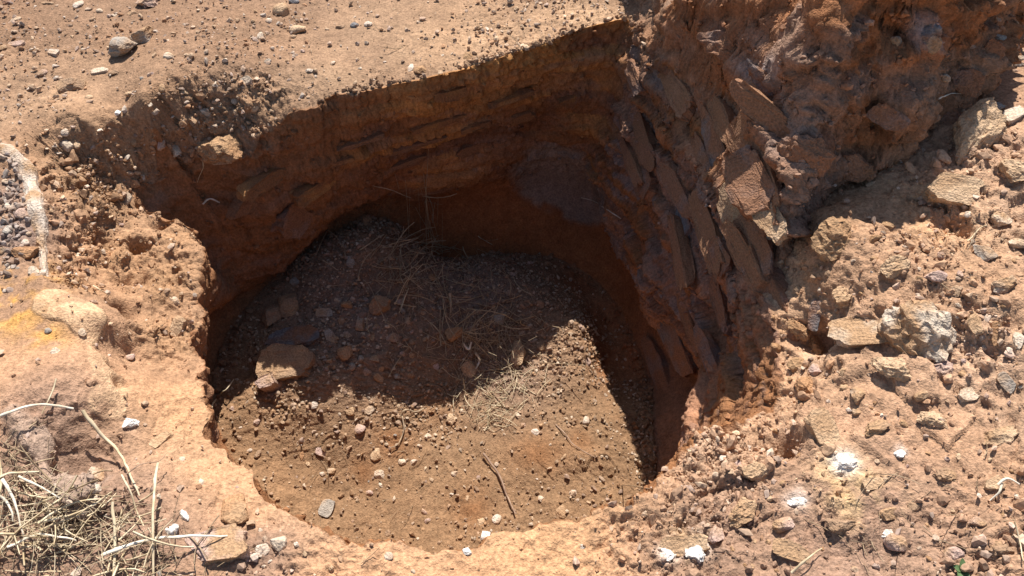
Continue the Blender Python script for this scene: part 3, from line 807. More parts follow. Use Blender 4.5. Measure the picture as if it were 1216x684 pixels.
 (343,362,26,38,A_,'brown',-10,'upright brown stone behind the grey slab, right one of a leaning pair'),
 (325,376,26,32,A_,'brown',15,'rounded brown stone, left one of the leaning pair behind the grey slab'),
 (351,336,15,13,A_,'grey',0,'pale grey chip in the shade under the left wall'),
 (453,364,26,26,A_,'brown',25,'brown block in the shade left of the dry grass'),
 (385,372,22,10,S_,'grey',0,'long grey stone between the leaning pair and the brown block'),
 (427,384,14,18,A_,'grey',0,'grey stone below the brown block in the shade'),
 (466,401,16,13,A_,'pink',25,'pinkish stone right below the brown block in the shade'),
 (442,399,8,14,A_,'tan',0,'narrow tan stone left of the pinkish one in the shade'),
 (393,401,12,20,S_,'grey',-30,'grey splinter right of the flat grey slab'),
 (411,419,22,18,A_,'brown',0,'brown stone in the shade above the sunlit floor'),
 (540,398,24,20,A_,'rust',0,'reddish stone inside the tangle of dry grass'),
 (557,438,20,22,A_,'tan',0,'tan stone below the dry grass at the shadow edge'),
 (613,421,23,30,A_,'tan',-15,'tan block right of the dry grass'),
 (593,379,20,16,A_,'grey',20,'grey stone above the tan block at the right of the dry grass'),
 (642,410,14,16,A_,'brown',0,'brown stone between the tan block and the sunlit tongue'),
 (435,262,13,19,A_,'rust',0,'reddish block on the earth slope at the back left of the pit'),
 (468,274,14,8,R_,'rust',20,'reddish oval stone right of the reddish block at the back'),
 (417,311,12,14,A_,'grey',0,'grey stone on the earth slope below the reddish block'),
 (450,310,16,11,A_,'brown',0,'brown stone right of the grey one on the shaded earth slope'),
 (465,306,9,7,A_,'white',0,'whitish pebble in the shade right of the brown stone on the earth slope'),
 # left edge and lower left
 (30,301,32,17,A_,'rust',-15,'rusty stone on the gravel inside the pale crust at the left edge'),
 (30,288,11,8,R_,'white',0,'white pebble above the rusty stone at the left edge'),
 (11,245,14,12,R_,'white',0,'whitish stone on the gravel inside the pale crust, upper one'),
 (26,254,18,14,R_,'pink',0,'pinkish grey stone on the gravel inside the pale crust'),
 (40,322,16,14,A_,'pale',0,'pale stone under the rusty one at the left edge'),
 (10,183,9,6,R_,'slate',0,'dark pebble on top of the pale crust at the left edge'),
 (57,393,10,8,R_,'grey',0,'grey pebble beside the smooth orange clay slab'),
 (98,396,12,12,A_,'pale',0,'pale knob on the smooth orange clay slab'),
 (155,424,13,11,A_,'pink',0,'pinkish stone in the crack right of the smooth clay slab'),
 (148,238,16,20,A_,'grey',20,'grey stone sticking out of the crumbled left wall'),
 (92,304,9,12,A_,'pale',0,'pale chip in the crumbled earth of the left edge'),
 (155,503,22,13,A_,'white',-12,'white quartz chip on orange earth at the lower left'),
 (115,564,30,18,A_,'white',8,'upper whitish lump of the two under the bent straw at the lower left'),
 (113,579,16,12,A_,'white',0,'lower white lump of the two under the bent straw at the lower left'),
 (205,630,18,14,A_,'white',5,'bright white lump above the flat pinkish rock at the bottom left'),
 (218,612,11,16,A_,'white',-30,'narrow white chip up right of the bright white lump'),
 (262,650,82,44,S_,'pink',-10,'big flat pinkish rock at the bottom left'),
 (279,606,40,44,A_,'rust',0,'smooth orange lump of clay above the big flat pinkish rock'),
 (192,522,16,26,S_,'tan',28,'flat orange tan plate in the rim clay at the lower left'),
 (330,646,22,18,A_,'pale',0,'pale stone on the near rim right of the big flat pinkish rock'),
 (312,652,18,18,A_,'white',10,'whitish stone left beside the pale one on the near rim'),
 (238,574,8,15,A_,'pale',0,'pale splinter on the orange rim at the lower left'),
 (216,546,9,8,R_,'pale',0,'pale pebble on the orange rim above the pale splinter'),
]
rocks = []
for (px, py, w, h, kind, col, rot, label) in BIG:
    if col == 'white' and 'quartz' not in label and 'bright' not in label and 'flake' not in label: col = 'cream'
    if 'quartz' in label and kind == A_: kind = 'ragged'
    if 250 < px < 780 and 440 < py < 660 and kind == R_ and not any(q in label for q in ('round', 'oval')): kind = A_
    nm = 'clod' if col == 'clod' else ('quartz_lump' if 'quartz' in label else ('flat_rock' if kind == S_ and max(w, h) > 30 else ('boulder' if max(w, h) > 45 else ('pebble' if max(w, h) < 12 else 'stone'))))
    cat = {'clod': 'clod', 'quartz_lump': 'quartz', 'flat_rock': 'rock', 'boulder': 'boulder', 'pebble': 'pebble', 'stone': 'stone'}[nm]
    low = nm in ('quartz_lump', 'clod') or kind == 'ragged' or any(q in label for q in ('clay', 'buried', 'bedded', 'ledge'))
    rocks.append(place_rock(nm, px, py, w, h, kind, col, -rot, label=label, cat=cat, thick=27 if 'two' in label and 'block' in label or 'biggest block on' in label else None, lift=-.012 if 'biggest block on' in label and kind == S_ and col == 'brown' else .018 if 'jutting' in label and px == 1126 else 0, sink=.40 if 'outcrop' in label and h > 80 else .42 if low else (.2 if h in (40, 34) and kind == S_ else .32 if max(w, h) > 20 else .44), upright=.55))

# plates of rock set in the pit's right wall and in the bank: pieces of the setting
def set_plate(px, py, along, high, col, n, strike, turn=0.0, sink=.42, thick=None, kind=S_, name='rock_slab'):
    """a plate of the layered rock, its long side along the beds, let into the face that it belongs to"""
    loc, _nn, mpp, sheet = spot(px, py)
    _n[0] += 1
    X, Y = along * .5, high * .5
    Z = (thick or min(along, high) * .5) * .5
    V, F = rock_shape(_n[0] * 29 + 5, kind, 5 if max(X, Y) / mpp > 22 else 4 if max(X, Y) / mpp > 8 else 3, (X, Y, Z))
    z = Vector(n).normalized(); x = Vector(strike); x = (x - z * x.dot(z)).normalized()
    o = link(name, mesh_from(name, V, F, STONE[col], smooth=False), sheet)
    o.matrix_world = Matrix.Translation(loc + z * Z * (1 - 2 * sink)) @ Matrix((x, z.cross(x), z)).transposed().to_4x4() @ Matrix.Rotation(math.radians(turn), 4, 'Z')
    return o
rs = random.Random(5)
N_R, ST_R = (-.93, -.18, .32), (.20, -.97, -.10)         # right wall and left face of the bank
def band_plates(n_dir, strike, places):
    for (px, py, along, high, col, kind, sink) in places:
        set_plate(px, py, along, high, col, (n_dir[0], n_dir[1] + rs.uniform(-.12, .12), n_dir[2] + rs.uniform(-.12, .12)), strike, rs.uniform(-7, 7), sink=sink, kind=kind, thick=rs.uniform(.035, .07))
# beds of the right wall, followed one under the other from the head of the pit down to its right rim
plates = []
for k in range(9):
    f = k / 8.0
    # the line of a bed in the photograph: from the back corner of the pit to the right rim
    ax, ay, bx, by = 700 + 150 * f, 60 - 30 * f, 800 + 130 * f, 500 - 190 * f
    u = rs.uniform(.02, .12)
    while u < .97:
        l = rs.uniform(.10, .26)
        px, py = ax + (bx - ax) * (u + l / 2), ay + (by - ay) * (u + l / 2)
        if rs.random() < .6:
            plates.append((px + rs.uniform(-8, 8), py + rs.uniform(-8, 8), l * 1.5, rs.uniform(.05, .12), rs.choice(('red', 'red', 'brown', 'greyred', 'greyred', 'slaty')), S_, rs.uniform(.52, .78)))
        u += l + rs.uniform(0, .04)
band_plates(N_R, ST_R, plates)
band_plates(N_R, ST_R, [(768,212,.22,.12,'greyred',S_,.52),(808,296,.32,.07,'red',S_,.5),(812,262,.16,.10,'slate',S_,.55),(857,305,.13,.09,'greyred',S_,.5),(882,296,.20,.07,'red',S_,.5),(903,318,.15,.06,'red',S_,.5),(806,108,.26,.10,'red',S_,.6),(860,140,.3,.07,'red',S_,.6)])
N_F, ST_F = (-.45, -.75, .45), (.80, -.50, -.22)         # front of the bank
for (px, py, along, high, col, kind) in [(866,55,.2,.10,'greyred','ragged'),(905,130,.22,.07,'red',S_),(958,185,.16,.10,'greyred','ragged'),(905,92,.14,.06,'slate','ragged'),
         (926,128,.07,.05,'red',A_),(1055,140,.10,.055,'greyred',S_),(1100,36,.07,.07,'slate',A_),(1105,50,.06,.04,'grey',S_),(1063,50,.03,.03,'grey',R_),(1150,95,.08,.07,'greyred',S_),
         (1180,60,.06,.05,'greyred',S_),(1010,200,.12,.08,'red','ragged'),(1207,78,.04,.03,'grey',A_),(1130,140,.06,.05,'greyred',S_)]:
    set_plate(px, py, along, high, col, (N_F[0] + rs.uniform(-.15, .15), N_F[1], N_F[2]), ST_F, rs.uniform(-14, 14), sink=rs.uniform(.5, .7), kind=kind, thick=min(along, high) * .6)
set_plate(893, 225, .20, .13, 'greyred', (-.62, -.35, .70), (.25, -.95, -.15), 0, sink=.25, thick=.07)      # the rock at the corner with its sunlit edge
set_plate(915, 262, .14, .07, 'tan', (-.5, -.4, .75), (.25, -.95, -.15), 5, sink=.3, thick=.05)
# layers of rock in the back wall under the lip
for k in range(5):
    x_ = rs.uniform(370, 400)
    while x_ < 690:
        l = rs.uniform(35, 95)
        f = (x_ + l / 2 - 375) / 325
        top, bot = 122 - 95 * f, 235 - 82 * f
        if rs.random() < .4:
            set_plate(x_ + l / 2, top + (bot - top) * (.14 + .19 * k + rs.uniform(-.05, .05)), l * .0029, rs.uniform(.022, .055), rs.choice(('ochre', 'ochre', 'red')), (.42, -.90, -.05 + rs.uniform(-.15, .15)), (.9, .42, .0), rs.uniform(-5, 5),
                      sink=rs.uniform(.55, .8), thick=rs.uniform(.035, .06), kind=S_, name='rock_layer')
        x_ += l + rs.uniform(2, 25)
for (px, py, along, high, col, turn) in [(345,262,.15,.14,'greyred',20),(310,215,.20,.06,'ochre',-5),(290,240,.16,.06,'red',5),(370,225,.18,.06,'ochre',-8)]:
    set_plate(px, py, along, high, col, (.75, -.62, .15), (.62, .75, .1), turn, sink=.40, thick=.06, name='rock_layer')

_cp = []
for px, py in ((-10,176),(8,178),(22,187),(33,201),(39,222),(43,246),(49,272),(52,300),(50,330)):
    loc, n, mpp, _s = spot(px, py); _cp.append(loc)
_n_pt = 60
_cl = np.array([_cp[0].lerp(_cp[0], 0)[:]]); _arr = np.array([v[:] for v in _cp])
_u = np.linspace(0, len(_arr) - 1, _n_pt)
_mid = np.stack([np.interp(_u, np.arange(len(_arr)), _arr[:, j]) for j in range(3)], -1)
for _ in range(3): _mid[1:-1] = .25 * _mid[2:] + .5 * _mid[1:-1] + .25 * _mid[:-2]
_t = np.gradient(_mid, axis=0); _t /= np.linalg.norm(_t, axis=1, keepdims=True)
_side = np.cross(_t, (0, 0, 1.0)); _side /= np.linalg.norm(_side, axis=1, keepdims=True)
if _side[30, 0] < 0: _side = -_side                       # towards the pit
_prof = [(-.032, -.03), (-.030, .004), (-.018, .014), (-.004, .020), (.008, .020), (.015, .013), (.017, .0), (.012, -.03)]
_w = (1 + .45 * vnoise(_mid, 14, 3) + .25 * vnoise(_mid, 45, 4)) * (.06 + .94 * np.sin(np.pi * np.clip(np.linspace(.12, 1, _n_pt), 0, 1)) ** .45)
V = np.stack([_mid + _side * (a * _w + .004 * vnoise(_mid, 60, 5 + k))[:, None] + np.array((0, 0, 1.0)) * (b * (.06 + .94 * np.clip((1 - np.linspace(0, 1, _n_pt)) * 8, 0, 1)) - .012 * (1 - np.clip((1 - np.linspace(0, 1, _n_pt)) * 8, 0, 1)) + .004 * vnoise(_mid, 35, 15 + k) - .004)[:, None] for k, (a, b) in enumerate(_prof)], 1)
_k = len(_prof); _id = np.arange(_n_pt * _k).reshape(_n_pt, _k)
F = np.stack([_id[:-1], np.roll(_id[:-1], -1, 1), np.roll(_id[1:], -1, 1), _id[1:]], -1).reshape(-1, 4)
_o = link('rock_crust', mesh_from('rock_crust', V.reshape(-1, 3), F, STONE['cream'], smooth=False), label='thin pale crust of rock curving round the grey gravel at the left edge', cat='rock')

# ------------------------------------------------------------------ the next largest loose pebbles, one object each
LANDMARKS = [(160,52,'the pair of grey stones'),(88,103,'the half buried brown stone'),(80,170,'the egg shaped stone'),(335,20,'the round tan lump'),(430,30,'the blue grey pebble'),(487,82,'the white chip on the back edge'),
             (600,50,'the right half of the back edge'),(228,140,'the long leaning stone'),(30,290,'the rusty stone inside the crust'),(110,415,'the smooth clay slab'),(60,560,'the dry straw heap'),(155,502,'the lower left quartz chip'),
             (262,650,'the flat pinkish rock'),(460,660,'the cream pebble on the near rim'),(565,645,'the two white flakes'),(820,655,'the largest quartz lump'),(865,548,'the chip on the right rim'),(978,512,'the three cornered plate'),
             (1008,555,'the quartz patch on yellow earth'),(1068,540,'the bright white lump'),(1132,660,'the pinkish bottom right stone'),(1064,640,'the white flake'),(1018,472,'the grey standing stone'),(1088,392,'the big pale outcrop'),
             (1026,400,'the wide pale slab'),(1158,386,'the post shaped stone'),(1122,232,'the jutting tan slab'),(1186,262,'the pale wedge'),(988,288,'the square earth lump'),(1202,138,'the plate under the bank'),
             (342,420,'the biggest block in the pit'),(453,364,'the brown block in the pit'),(540,400,'the dry grass tangle'),(613,421,'the tan block in the pit'),(435,265,'the reddish block at the back'),(427,509,'the whitish pink oval stone'),
             (382,540,'the pinkish angular stone'),(450,564,'the stone with a dark underside'),(388,603,'the shield shaped chip'),(540,562,'the lone whitish pebble on clay'),(636,513,'the pebble on the sunlit tongue'),(665,609,'the tan stone near the rim'),
             (1207,404,'the stones at the right edge'),(1160,620,'the flat pinkish stone'),(940,650,'the long brown rock'),(200,580,'the standing straw')]
def where_words(px, py):
    d = sorted((math.hypot(px - a, py - b), a, b, t) for a, b, t in LANDMARKS)[0]
    dx, dy = px - d[1], py - d[2]
    side = ('right of' if dx > 0 else 'left of') if abs(dx) > abs(dy) else ('below' if dy > 0 else 'above')
    return ('close ' if d[0] < 38 else 'well ') + side + ' ' + d[3]
tones = [('pale','pale'),('tan','tan'),('grey','grey'),('pink','pinkish'),('cream','whitish'),('brown','brown'),('rust','rusty'),('clod','earthy')]
forms = {}
for key, word in (('round', 'rounded'), ('angular', 'sharp edged')):
    forms[key] = [rock_shape(900 + k * 7 + (0 if key == 'round' else 400), key, 2) for k in range(8)]
    forms[key] = [mesh_from('pebble', V, F, STONE['tan'], smooth=(key == 'round')) for V, F in forms[key]]
zones = [  # x0, y0, x1, y1, how many, mean size in photo pixels, tones to draw from
    (0,8,340,110,34,7.0,(0,0,3,1,5,2)), (340,6,720,90,22,5.6,(0,1,3,4,5)), (0,110,200,175,8,6.5,(0,3,1)), (2,205,44,320,18,9.0,(2,0,3,2,4)), (60,190,230,420,22,7.0,(1,0,5,3)),
    (265,475,560,620,30,5.0,(0,3,1,5,2,4)), (560,490,760,600,16,5.0,(0,3,1,4)), (375,355,490,452,40,10.0,(2,5,3,2,5)),(490,290,700,450,22,8.0,(2,5,3,6,2)), (900,270,1216,480,48,8.5,(0,1,7,7,5,7,3)), (860,480,1216,684,40,7.5,(0,3,7,7,1,7)),
    (300,610,800,684,10,6.5,(0,4,1)), (100,480,300,684,10,7.0,(0,4,3)), (1120,0,1216,110,10,9.0,(2,2,3)), (240,95,330,160,10,9,(1,5,0))]
made = []
taken = [(b[0], b[1], max(b[2], b[3]) * .5) for b in BIG]
for zi, (x0_, y0_, x1_, y1_, n_, sz, tn) in enumerate(zones):
    k = 0
    for _try in range(n_ * 6):
        if k >= n_: break
        px, py = random.uniform(x0_, x1_), random.uniform(y0_, y1_)
        s = sz * random.lognormvariate(0, .42)
        if any(math.hypot(px - a, py - b) < r + s * .6 for a, b, r in taken): continue
        loc, n, mpp, sheet = spot(px, py)
        if sheet is WALL_O: continue
        taken.append((px, py, s * .5)); k += 1
        tone = tones[random.choice(tn)]
        form = random.choice(('round',) + ('angular',) * 7)
        o = link('pebble', random.choice(forms[form]))
        o.material_slots[0].link = 'OBJECT'; o.material_slots[0].material = STONE[tone[0]]
        r = s * mpp * .5
        sx, sy, sz_ = r * random.uniform(.9, 1.35), r * random.uniform(.7, 1.0), r * random.uniform(.5, .8)
        nn = (n + Vector((0, 0, 1))).normalized()
        o.matrix_world = Matrix.Translation(loc + nn * sz_ * .05) @ frame_on(nn, random.uniform(0, 360), random.uniform(-15, 15)) @ Matrix.Diagonal((sx, sy, sz_, 1))
        sizew = 'tiny' if s < 5.5 else ('small' if s < 8 else 'middling')
        made.append((o, f"{sizew} {tone[1]} {'rounded' if form == 'round' else 'sharp edged'} pebble {where_words(px, py)}"))
count = {}
for o, l in made: count[l] = count.get(l, 0) + 1
for o, l in made:
    o['kind'] = 'thing'; o['category'] = 'pebble'; o['label'] = l
    o['group'] = 'loose pebbles'
for l, c in count.items():                               # alike neighbours are told apart by their order across the picture
    if c > 1:
        twins = sorted((o for o, m_ in made if m_ == l), key=lambda o: o.matrix_world.translation.x)
        short = l.replace('sharp edged', 'sharp').replace('rounded', 'round').replace('close ', '').replace('well ', '')
        for k, o in enumerate(twins):
            o['label'] = (('left' if k == 0 else 'right') + ' one of two: ' if c == 2 else ('first', 'second', 'third', 'fourth', 'fifth')[min(k, 4)] + ' from the left: ') + short

# ------------------------------------------------------------------ gravel and crumbs: too many to count
def attr_material(name, rough=.9):
    m, nt, bs = new_mat(name)
    N, L = nt.nodes.new, nt.links.new
    at = N('ShaderNodeAttribute'); at.attribute_name = 'soil'
    ge = N('ShaderNodeNewGeometry'); n1 = N('ShaderNodeTexNoise'); n1.inputs['Scale'].default_value = 150; n1.inputs['Detail'].default_value = 4
    L(ge.outputs['Position'], n1.inputs['Vector'])
    r1 = N('ShaderNodeMapRange'); r1.inputs['From Min'].default_value = .3; r1.inputs['From Max'].default_value = .7; r1.inputs['To Min'].default_value = .7; r1.inputs['To Max'].default_value = 1.25
    L(n1.outputs['Fac'], r1.inputs['Value'])
    mx = N('ShaderNodeMix'); mx.data_type = 'RGBA'; mx.blend_type = 'MULTIPLY'; mx.inputs[0].default_value = 1
    L(at.outputs['Color'], mx.inputs[6]); L(r1.outputs[0], mx.inputs[7]); L(mx.outputs[2], bs.inputs['Base Color'])
    bs.inputs['Roughness'].default_value = rough; bs.inputs['Specular IOR Level'].default_value = .15
    return m
GRAVEL = attr_material('gravel')
def scatter(name, weight, n, smin, smax, power, colours, flat=(.45, .9), sink=.2, label=None, seed=1, protos=None, smooth=False):
    """n little stones over the earth sheet, by weight"""
    rng = np.random.default_rng(seed)
    d1 = np.linalg.norm(np.roll(P, -1, 1) - P, axis=-1); d2 = np.empty_like(d1); d2[:-1] = np.linalg.norm(P[1:] - P[:-1], axis=-1); d2[-1] = 0
    pr = (weight * d1 * d2 * near_w).ravel(); pr = pr * ((px_g > -30) & (px_g < 1246) & (py_g > -30) & (py_g < 714)).ravel()
    pr = np.clip(pr, 0, None); pr /= pr.sum()
    k = rng.choice(pr.size, n, p=pr)
    base = P.reshape(-1, 3)[k]; nn = NRM2.reshape(-1, 3)[k]; cc = C.reshape(-1, 3)[k]
    base = base + rng.normal(size=base.shape) * .003
    size = smin + (smax - smin) * rng.random(n) ** power
    if protos:
        bank_, F0 = np.array([q[0] for q in protos]), protos[0][1]
        V = bank_[rng.integers(0, len(protos), n)]; m = V.shape[1]
    else:
        V0, F0 = ico(1); m = len(V0)
        V = V0[None] * (1 + .28 * rng.normal(size=(n, m, 1)).clip(-1.5, 1.5))
    sc = np.stack([rng.uniform(.8, 1.4, n), rng.uniform(.6, 1.0, n), rng.uniform(*flat, n)], -1) * size[:, None]
    V = V * sc[:, None, :]
    a = rng.uniform(0, 2 * np.pi, n); ca, sa = np.cos(a)[:, None], np.sin(a)[:, None]
    b = rng.uniform(-1.2, 1.2, n) if protos else rng.uniform(-.6, .6, n); cb_, sb_ = np.cos(b)[:, None], np.sin(b)[:, None]
    x, y, z = V[..., 0], V[..., 1], V[..., 2]
    x, z = x * cb_ + z * sb_, z * cb_ - x * sb_
    V = np.stack([x * ca - y * sa, x * sa + y * ca, z], -1)
    V = V + (base + nn * (sc[:, 2:3] * (1 - 2 * sink)))[:, None]
    F = F0[None] + (np.arange(n) * m)[:, None, None]
    if colours is None:
        col = cc * rng.uniform(.9, 1.12, (n, 1))
    else:
        pal = np.array(colours)[rng.integers(0, len(colours), n)]
        mixw = rng.uniform(.15, .65, (n, 1))
        col = (cc * mixw + pal * (1 - mixw)) * rng.uniform(.8, 1.2, (n, 1))
    col = np.repeat(np.clip(col, .01, .9), m, 0)
    return link(name, mesh_from(name, V.reshape(-1, 3), F.reshape(-1, 3), GRAVEL, col, smooth=smooth), kind='stuff', label=label)
def ico1_light():
    bm = bmesh.new(); bmesh.ops.create_icosphere(bm, subdivisions=1, radius=1.0)
    bm.verts.ensure_lookup_table(); r = (np.array([v.co[:] for v in bm.verts]), np.array([[v.index for v in f.verts] for f in bm.faces])); bm.free()
    return r
_ico[1] = ico1_light()
PALE = [(.58,.45,.33),(.50,.36,.25),(.42,.30,.22),(.46,.34,.27),(.34,.26,.21),(.62,.52,.42),(.40,.22,.12),(.52,.37,.24)]
GREYS = [(.26,.21,.18),(.36,.30,.26),(.20,.165,.145),(.44,.37,.31),(.32,.24,.19)]
LUMPS = [rock_shape(700 + k, 'ragged', 2) for k in range(30)]
SHARPS = [rock_shape(800 + k, 'angular', 2) for k in range(24)]
floor_w = is_floor * (1 - clay * .85) * (1 - niche * .9)
scree_left = is_ground * blobs((20,260,.03,.09),(15,220,.03,.06),(25,300,.03,.06)) ** 2
rough_ground = np.maximum(np.maximum(crumb_left, crumb_right), .8 * crumb_low)
scatter('gravel', is_ground * (.25 * plateau + .22 * rough_ground + .06) * (.3 + patch) * (1 - on_bank), 3800, .0025, .011, 3.0, PALE, label='gravel strewn over the earth round the pit', seed=3)
scatter('floor_gravel', floor_w * (.25 + patch), 11000, .0017, .008, 2.6, [(.52,.40,.28),(.44,.31,.20),(.38,.25,.16),(.30,.20,.13),(.40,.24,.13),(.58,.46,.34)], label='fine gravel over the pit floor', seed=4)
rim_d = np.abs(np.linalg.norm(GRID - GRID[I_RIM][None], axis=-1))
scatter('rim_crumbs', is_ground * np.exp(-(rim_d / .022) ** 2) * plateau * sstep(-.3, .5, fbm(GRID, 14, 2, 400)), 620, .003, .014, 2.6, None, flat=(.6, 1.0), sink=.4, protos=LUMPS, label='crumbs of earth along the back edge of the pit', seed=17)
foot_d = np.abs(np.linalg.norm(GRID - GRID[I_FOOT][None], axis=-1))
scatter('fallen_crumbs', is_floor * np.exp(-(foot_d / .05) ** 2) * (.2 + patch), 1300, .0025, .015, 2.8, None, flat=(.6, 1.0), sink=.4, protos=LUMPS, label='fallen crumbs of earth along the foot of the pit wall', seed=18)
scatter('floor_stones', floor_w * (.15 + patch ** 2) + is_floor * 1.2 * pblob((440,400,60,40),(400,500,90,40),(700,585,60,25)), 1100, .003, .012, 2.6, [(.42,.30,.21),(.34,.24,.18),(.50,.38,.28),(.28,.2,.16),(.38,.24,.15)], protos=SHARPS, sink=.36, label='angular little stones over the pit floor', seed=14)
scatter('grey_gravel', is_ground * np.exp(-((px_g - 14) / 15) ** 2 - ((py_g - 255) / 50) ** 2), 240, .004, .014, 2.2, GREYS, protos=SHARPS, sink=.35, label='grey gravel heaped inside the pale crust at the left edge', seed=5)
scatter('earth_lumps', is_ground * (rough_ground ** 1.5 * (.1 + patch)) * (1 - .8 * on_bank), 620, .005, .02, 3.0, None, flat=(.6, 1.0), sink=.55, protos=LUMPS, label='irregular lumps of dry earth half sunk in the broken ground', seed=16)
scatter('earth_crumbs', is_ground * (rough_ground ** 1.3 * (.15 + patch) + .05 * plateau * patch + .03) * (1 - .7 * on_bank), 8500, .0016, .006, 2.5, None, flat=(.6, 1.0), sink=.5, label='crumbs of dry earth over the broken ground', seed=6)
scatter('wall_crumbs', is_wall * (1 - niche) * .6 + on_bank * .8 + is_floor * .25 * (1 - niche), 5200, .0025, .012, 4.0, None, flat=(.6, 1.0), sink=.5, label='crumbs of red earth on the shaded faces and floor', seed=8)

# ------------------------------------------------------------------ dry straw, twigs and roots
def straw_material(name, a, b):
    m, nt, bs = new_mat(name)
    N, L = nt.nodes.new, nt.links.new
    ge = N('ShaderNodeNewGeometry'); n1 = N('ShaderNodeTexNoise'); n1.inputs['Scale'].default_value = 35; n1.inputs['Detail'].default_value = 5
    L(ge.outputs['Position'], n1.inputs['Vector'])
    cr = N('ShaderNodeValToRGB'); cr.color_ramp.elements[0].position = .35; cr.color_ramp.elements[1].position = .65
    cr.color_ramp.elements[0].color = (*a, 1); cr.color_ramp.elements[1].color = (*b, 1)
    L(n1.outputs['Fac'], cr.inputs[0]); L(cr.outputs[0], bs.inputs['Base Color']); bs.inputs['Roughness'].default_value = .7
    return m
STRAW = straw_material('straw', (.42, .31, .17), (.66, .54, .36))
BLEACHED = straw_material('bleached straw', (.54, .45, .32), (.74, .67, .55))
DRYGRASS = straw_material('dry grass', (.30, .21, .12), (.55, .42, .26))
TWIG = straw_material('twig', (.20, .115, .07), (.34, .22, .14))
OLDSTRAW = straw_material('old straw', (.20, .13, .075), (.44, .32, .19))
def tube_arrays(pts, r0_, r1_, sides=5):
    pts = np.array(pts, dtype=float); n = len(pts)
    t = np.gradient(pts, axis=0); t /= np.maximum(np.linalg.norm(t, axis=1, keepdims=True), 1e-9)
    ref = np.array((0, 0, 1.0)); u = np.cross(t, ref)
    bad = np.linalg.norm(u, axis=1) < .1; u[bad] = np.cross(t[bad], (1.0, 0, 0)); u /= np.linalg.norm(u, axis=1, keepdims=True)
    w = np.cross(u, t)
    r = np.linspace(r0_, r1_, n)[:, None, None]
    a = np.arange(sides) / sides * 2 * np.pi
    V = pts[:, None] + r * (u[:, None] * np.cos(a)[None, :, None] + w[:, None] * np.sin(a)[None, :, None])
    idx = np.arange(n * sides).reshape(n, sides)
    F = np.stack([idx[:-1], np.roll(idx[:-1], -1, 1), np.roll(idx[1:], -1, 1), idx[1:]], -1).reshape(-1, 4)
    return V.reshape(-1, 3), F
def smooth_path(pts, per=6):
    pts = [Vector(p) for p in pts]; out = []
    for i in range(len(pts) - 1):
        a, b, c, d = pts[max(i - 1, 0)], pts[i], pts[i + 1], pts[min(i + 2, len(pts) - 1)]
        for k in range(per):
            t = k / per
            out.append(.5 * ((2 * b) + (c - a) * t + (2 * a - 5 * b + 4 * c - d) * t * t + (3 * b - a - 3 * c + d) * t ** 3))
    out.append(pts[-1]); return [tuple(p) for p in out]
def stalk(name, cat, path, w0, w1, mat, label, knots_at=None):
    """path of (px, py, lift in metres); widths in photo pixels"""
    pts = []; mpp = .0025
    for px, py, lift in path:
        loc, n, mpp, _ = spot(px, py); d = (CAM_AT - loc).normalized()
        pts.append(loc + n * (w0 * mpp * .3) + Vector((0, 0, 1)) * lift)
    pp = np.array(smooth_path(pts)); pp = pp + .002 * np.stack([vnoise(pp, 40, k) for k in (1, 2, 3)], -1)
    V, F = tube_arrays(pp, w0 * mpp * .42, w1 * mpp * .36, 6)
    R_ = V.reshape(len(pp), 6, 3); mid = R_.mean(1, keepdims=True)
    swell = 1 + .25 * (np.arange(len(pp)) % 11 == 4) + .12 * vnoise(pp, 90, 4)      # nodes along the stem
    V = (mid + (R_ - mid) * swell[:, None, None] * np.array((1, 1, .5))).reshape(-1, 3)
    return link(name, mesh_from(name, V, F, mat), label=label, cat=cat)
stalk('straw_stalk','straw',[(-8,508,.03),(30,500,.045),(60,496,.05),(97,498,.05)],5,4,BLEACHED,'long pale straw running in from the left edge above the heap')
stalk('straw_stalk','straw',[(108,502,.05),(122,520,.04),(136,532,.035),(150,548,.03),(158,570,.02),(168,592,.01)],6,3,STRAW,'thick bent yellow straw hanging down from the end of the long pale straw')
stalk('straw_stalk','straw',[(128,668,.03),(160,657,.035),(198,648,.035),(240,644,.03),(282,641,.02)],6,3,BLEACHED,'white bare stem lying across the bottom left towards the flat pinkish rock')
stalk('straw_stalk','straw',[(204,574,.09),(197,600,.07),(192,630,.05),(188,690,.02)],5,4,STRAW,'upright yellow straw standing at the bottom left')
stalk('straw_stalk','straw',[(146,610,.06),(147,630,.05),(143,655,.03),(139,690,.02)],5,4,STRAW,'short upright straw with a thick node left of the taller one')
stalk('straw_stalk','straw',[(16,583,.05),(28,598,.05),(35,618,.045),(37,646,.03)],5.5,2,BLEACHED,'broad white curved leaf blade in the straw heap, right one of two')
stalk('straw_stalk','straw',[(2,601,.05),(18,604,.05),(26,618,.04),(24,628,.03)],5,2,BLEACHED,'broad white curved leaf blade in the straw heap, left one of two')
stalk('straw_stalk','straw',[(-6,592,.05),(20,580,.055),(40,577,.055),(62,574,.05)],5,3,STRAW,'yellow straw lying along the top of the straw heap')
stalk('straw_stalk','straw',[(36,580,.05),(58,590,.05),(80,600,.04)],4,2,BLEACHED,'pale straw slanting down to the right at the top of the heap')
stalk('straw_stalk','straw',[(155,577,.05),(162,592,.045),(168,612,.03),(175,630,.02)],3,2,STRAW,'thin curved straw left of the upright one')
stalk('straw_stalk','straw',[(60,640,.04),(90,630,.05),(120,620,.05)],4,2,STRAW,'straw slanting up to the right in the middle of the heap')
stalk('straw_stalk','straw',[(20,660,.04),(60,648,.05),(100,652,.04)],4,3,BLEACHED,'pale straw low in the heap near the bottom edge')
stalk('straw_stalk','straw',[(73,458,.03),(64,478,.02),(52,494,.01)],3,2,STRAW,'thin straw leaning up from the end of the pale straw at the left')
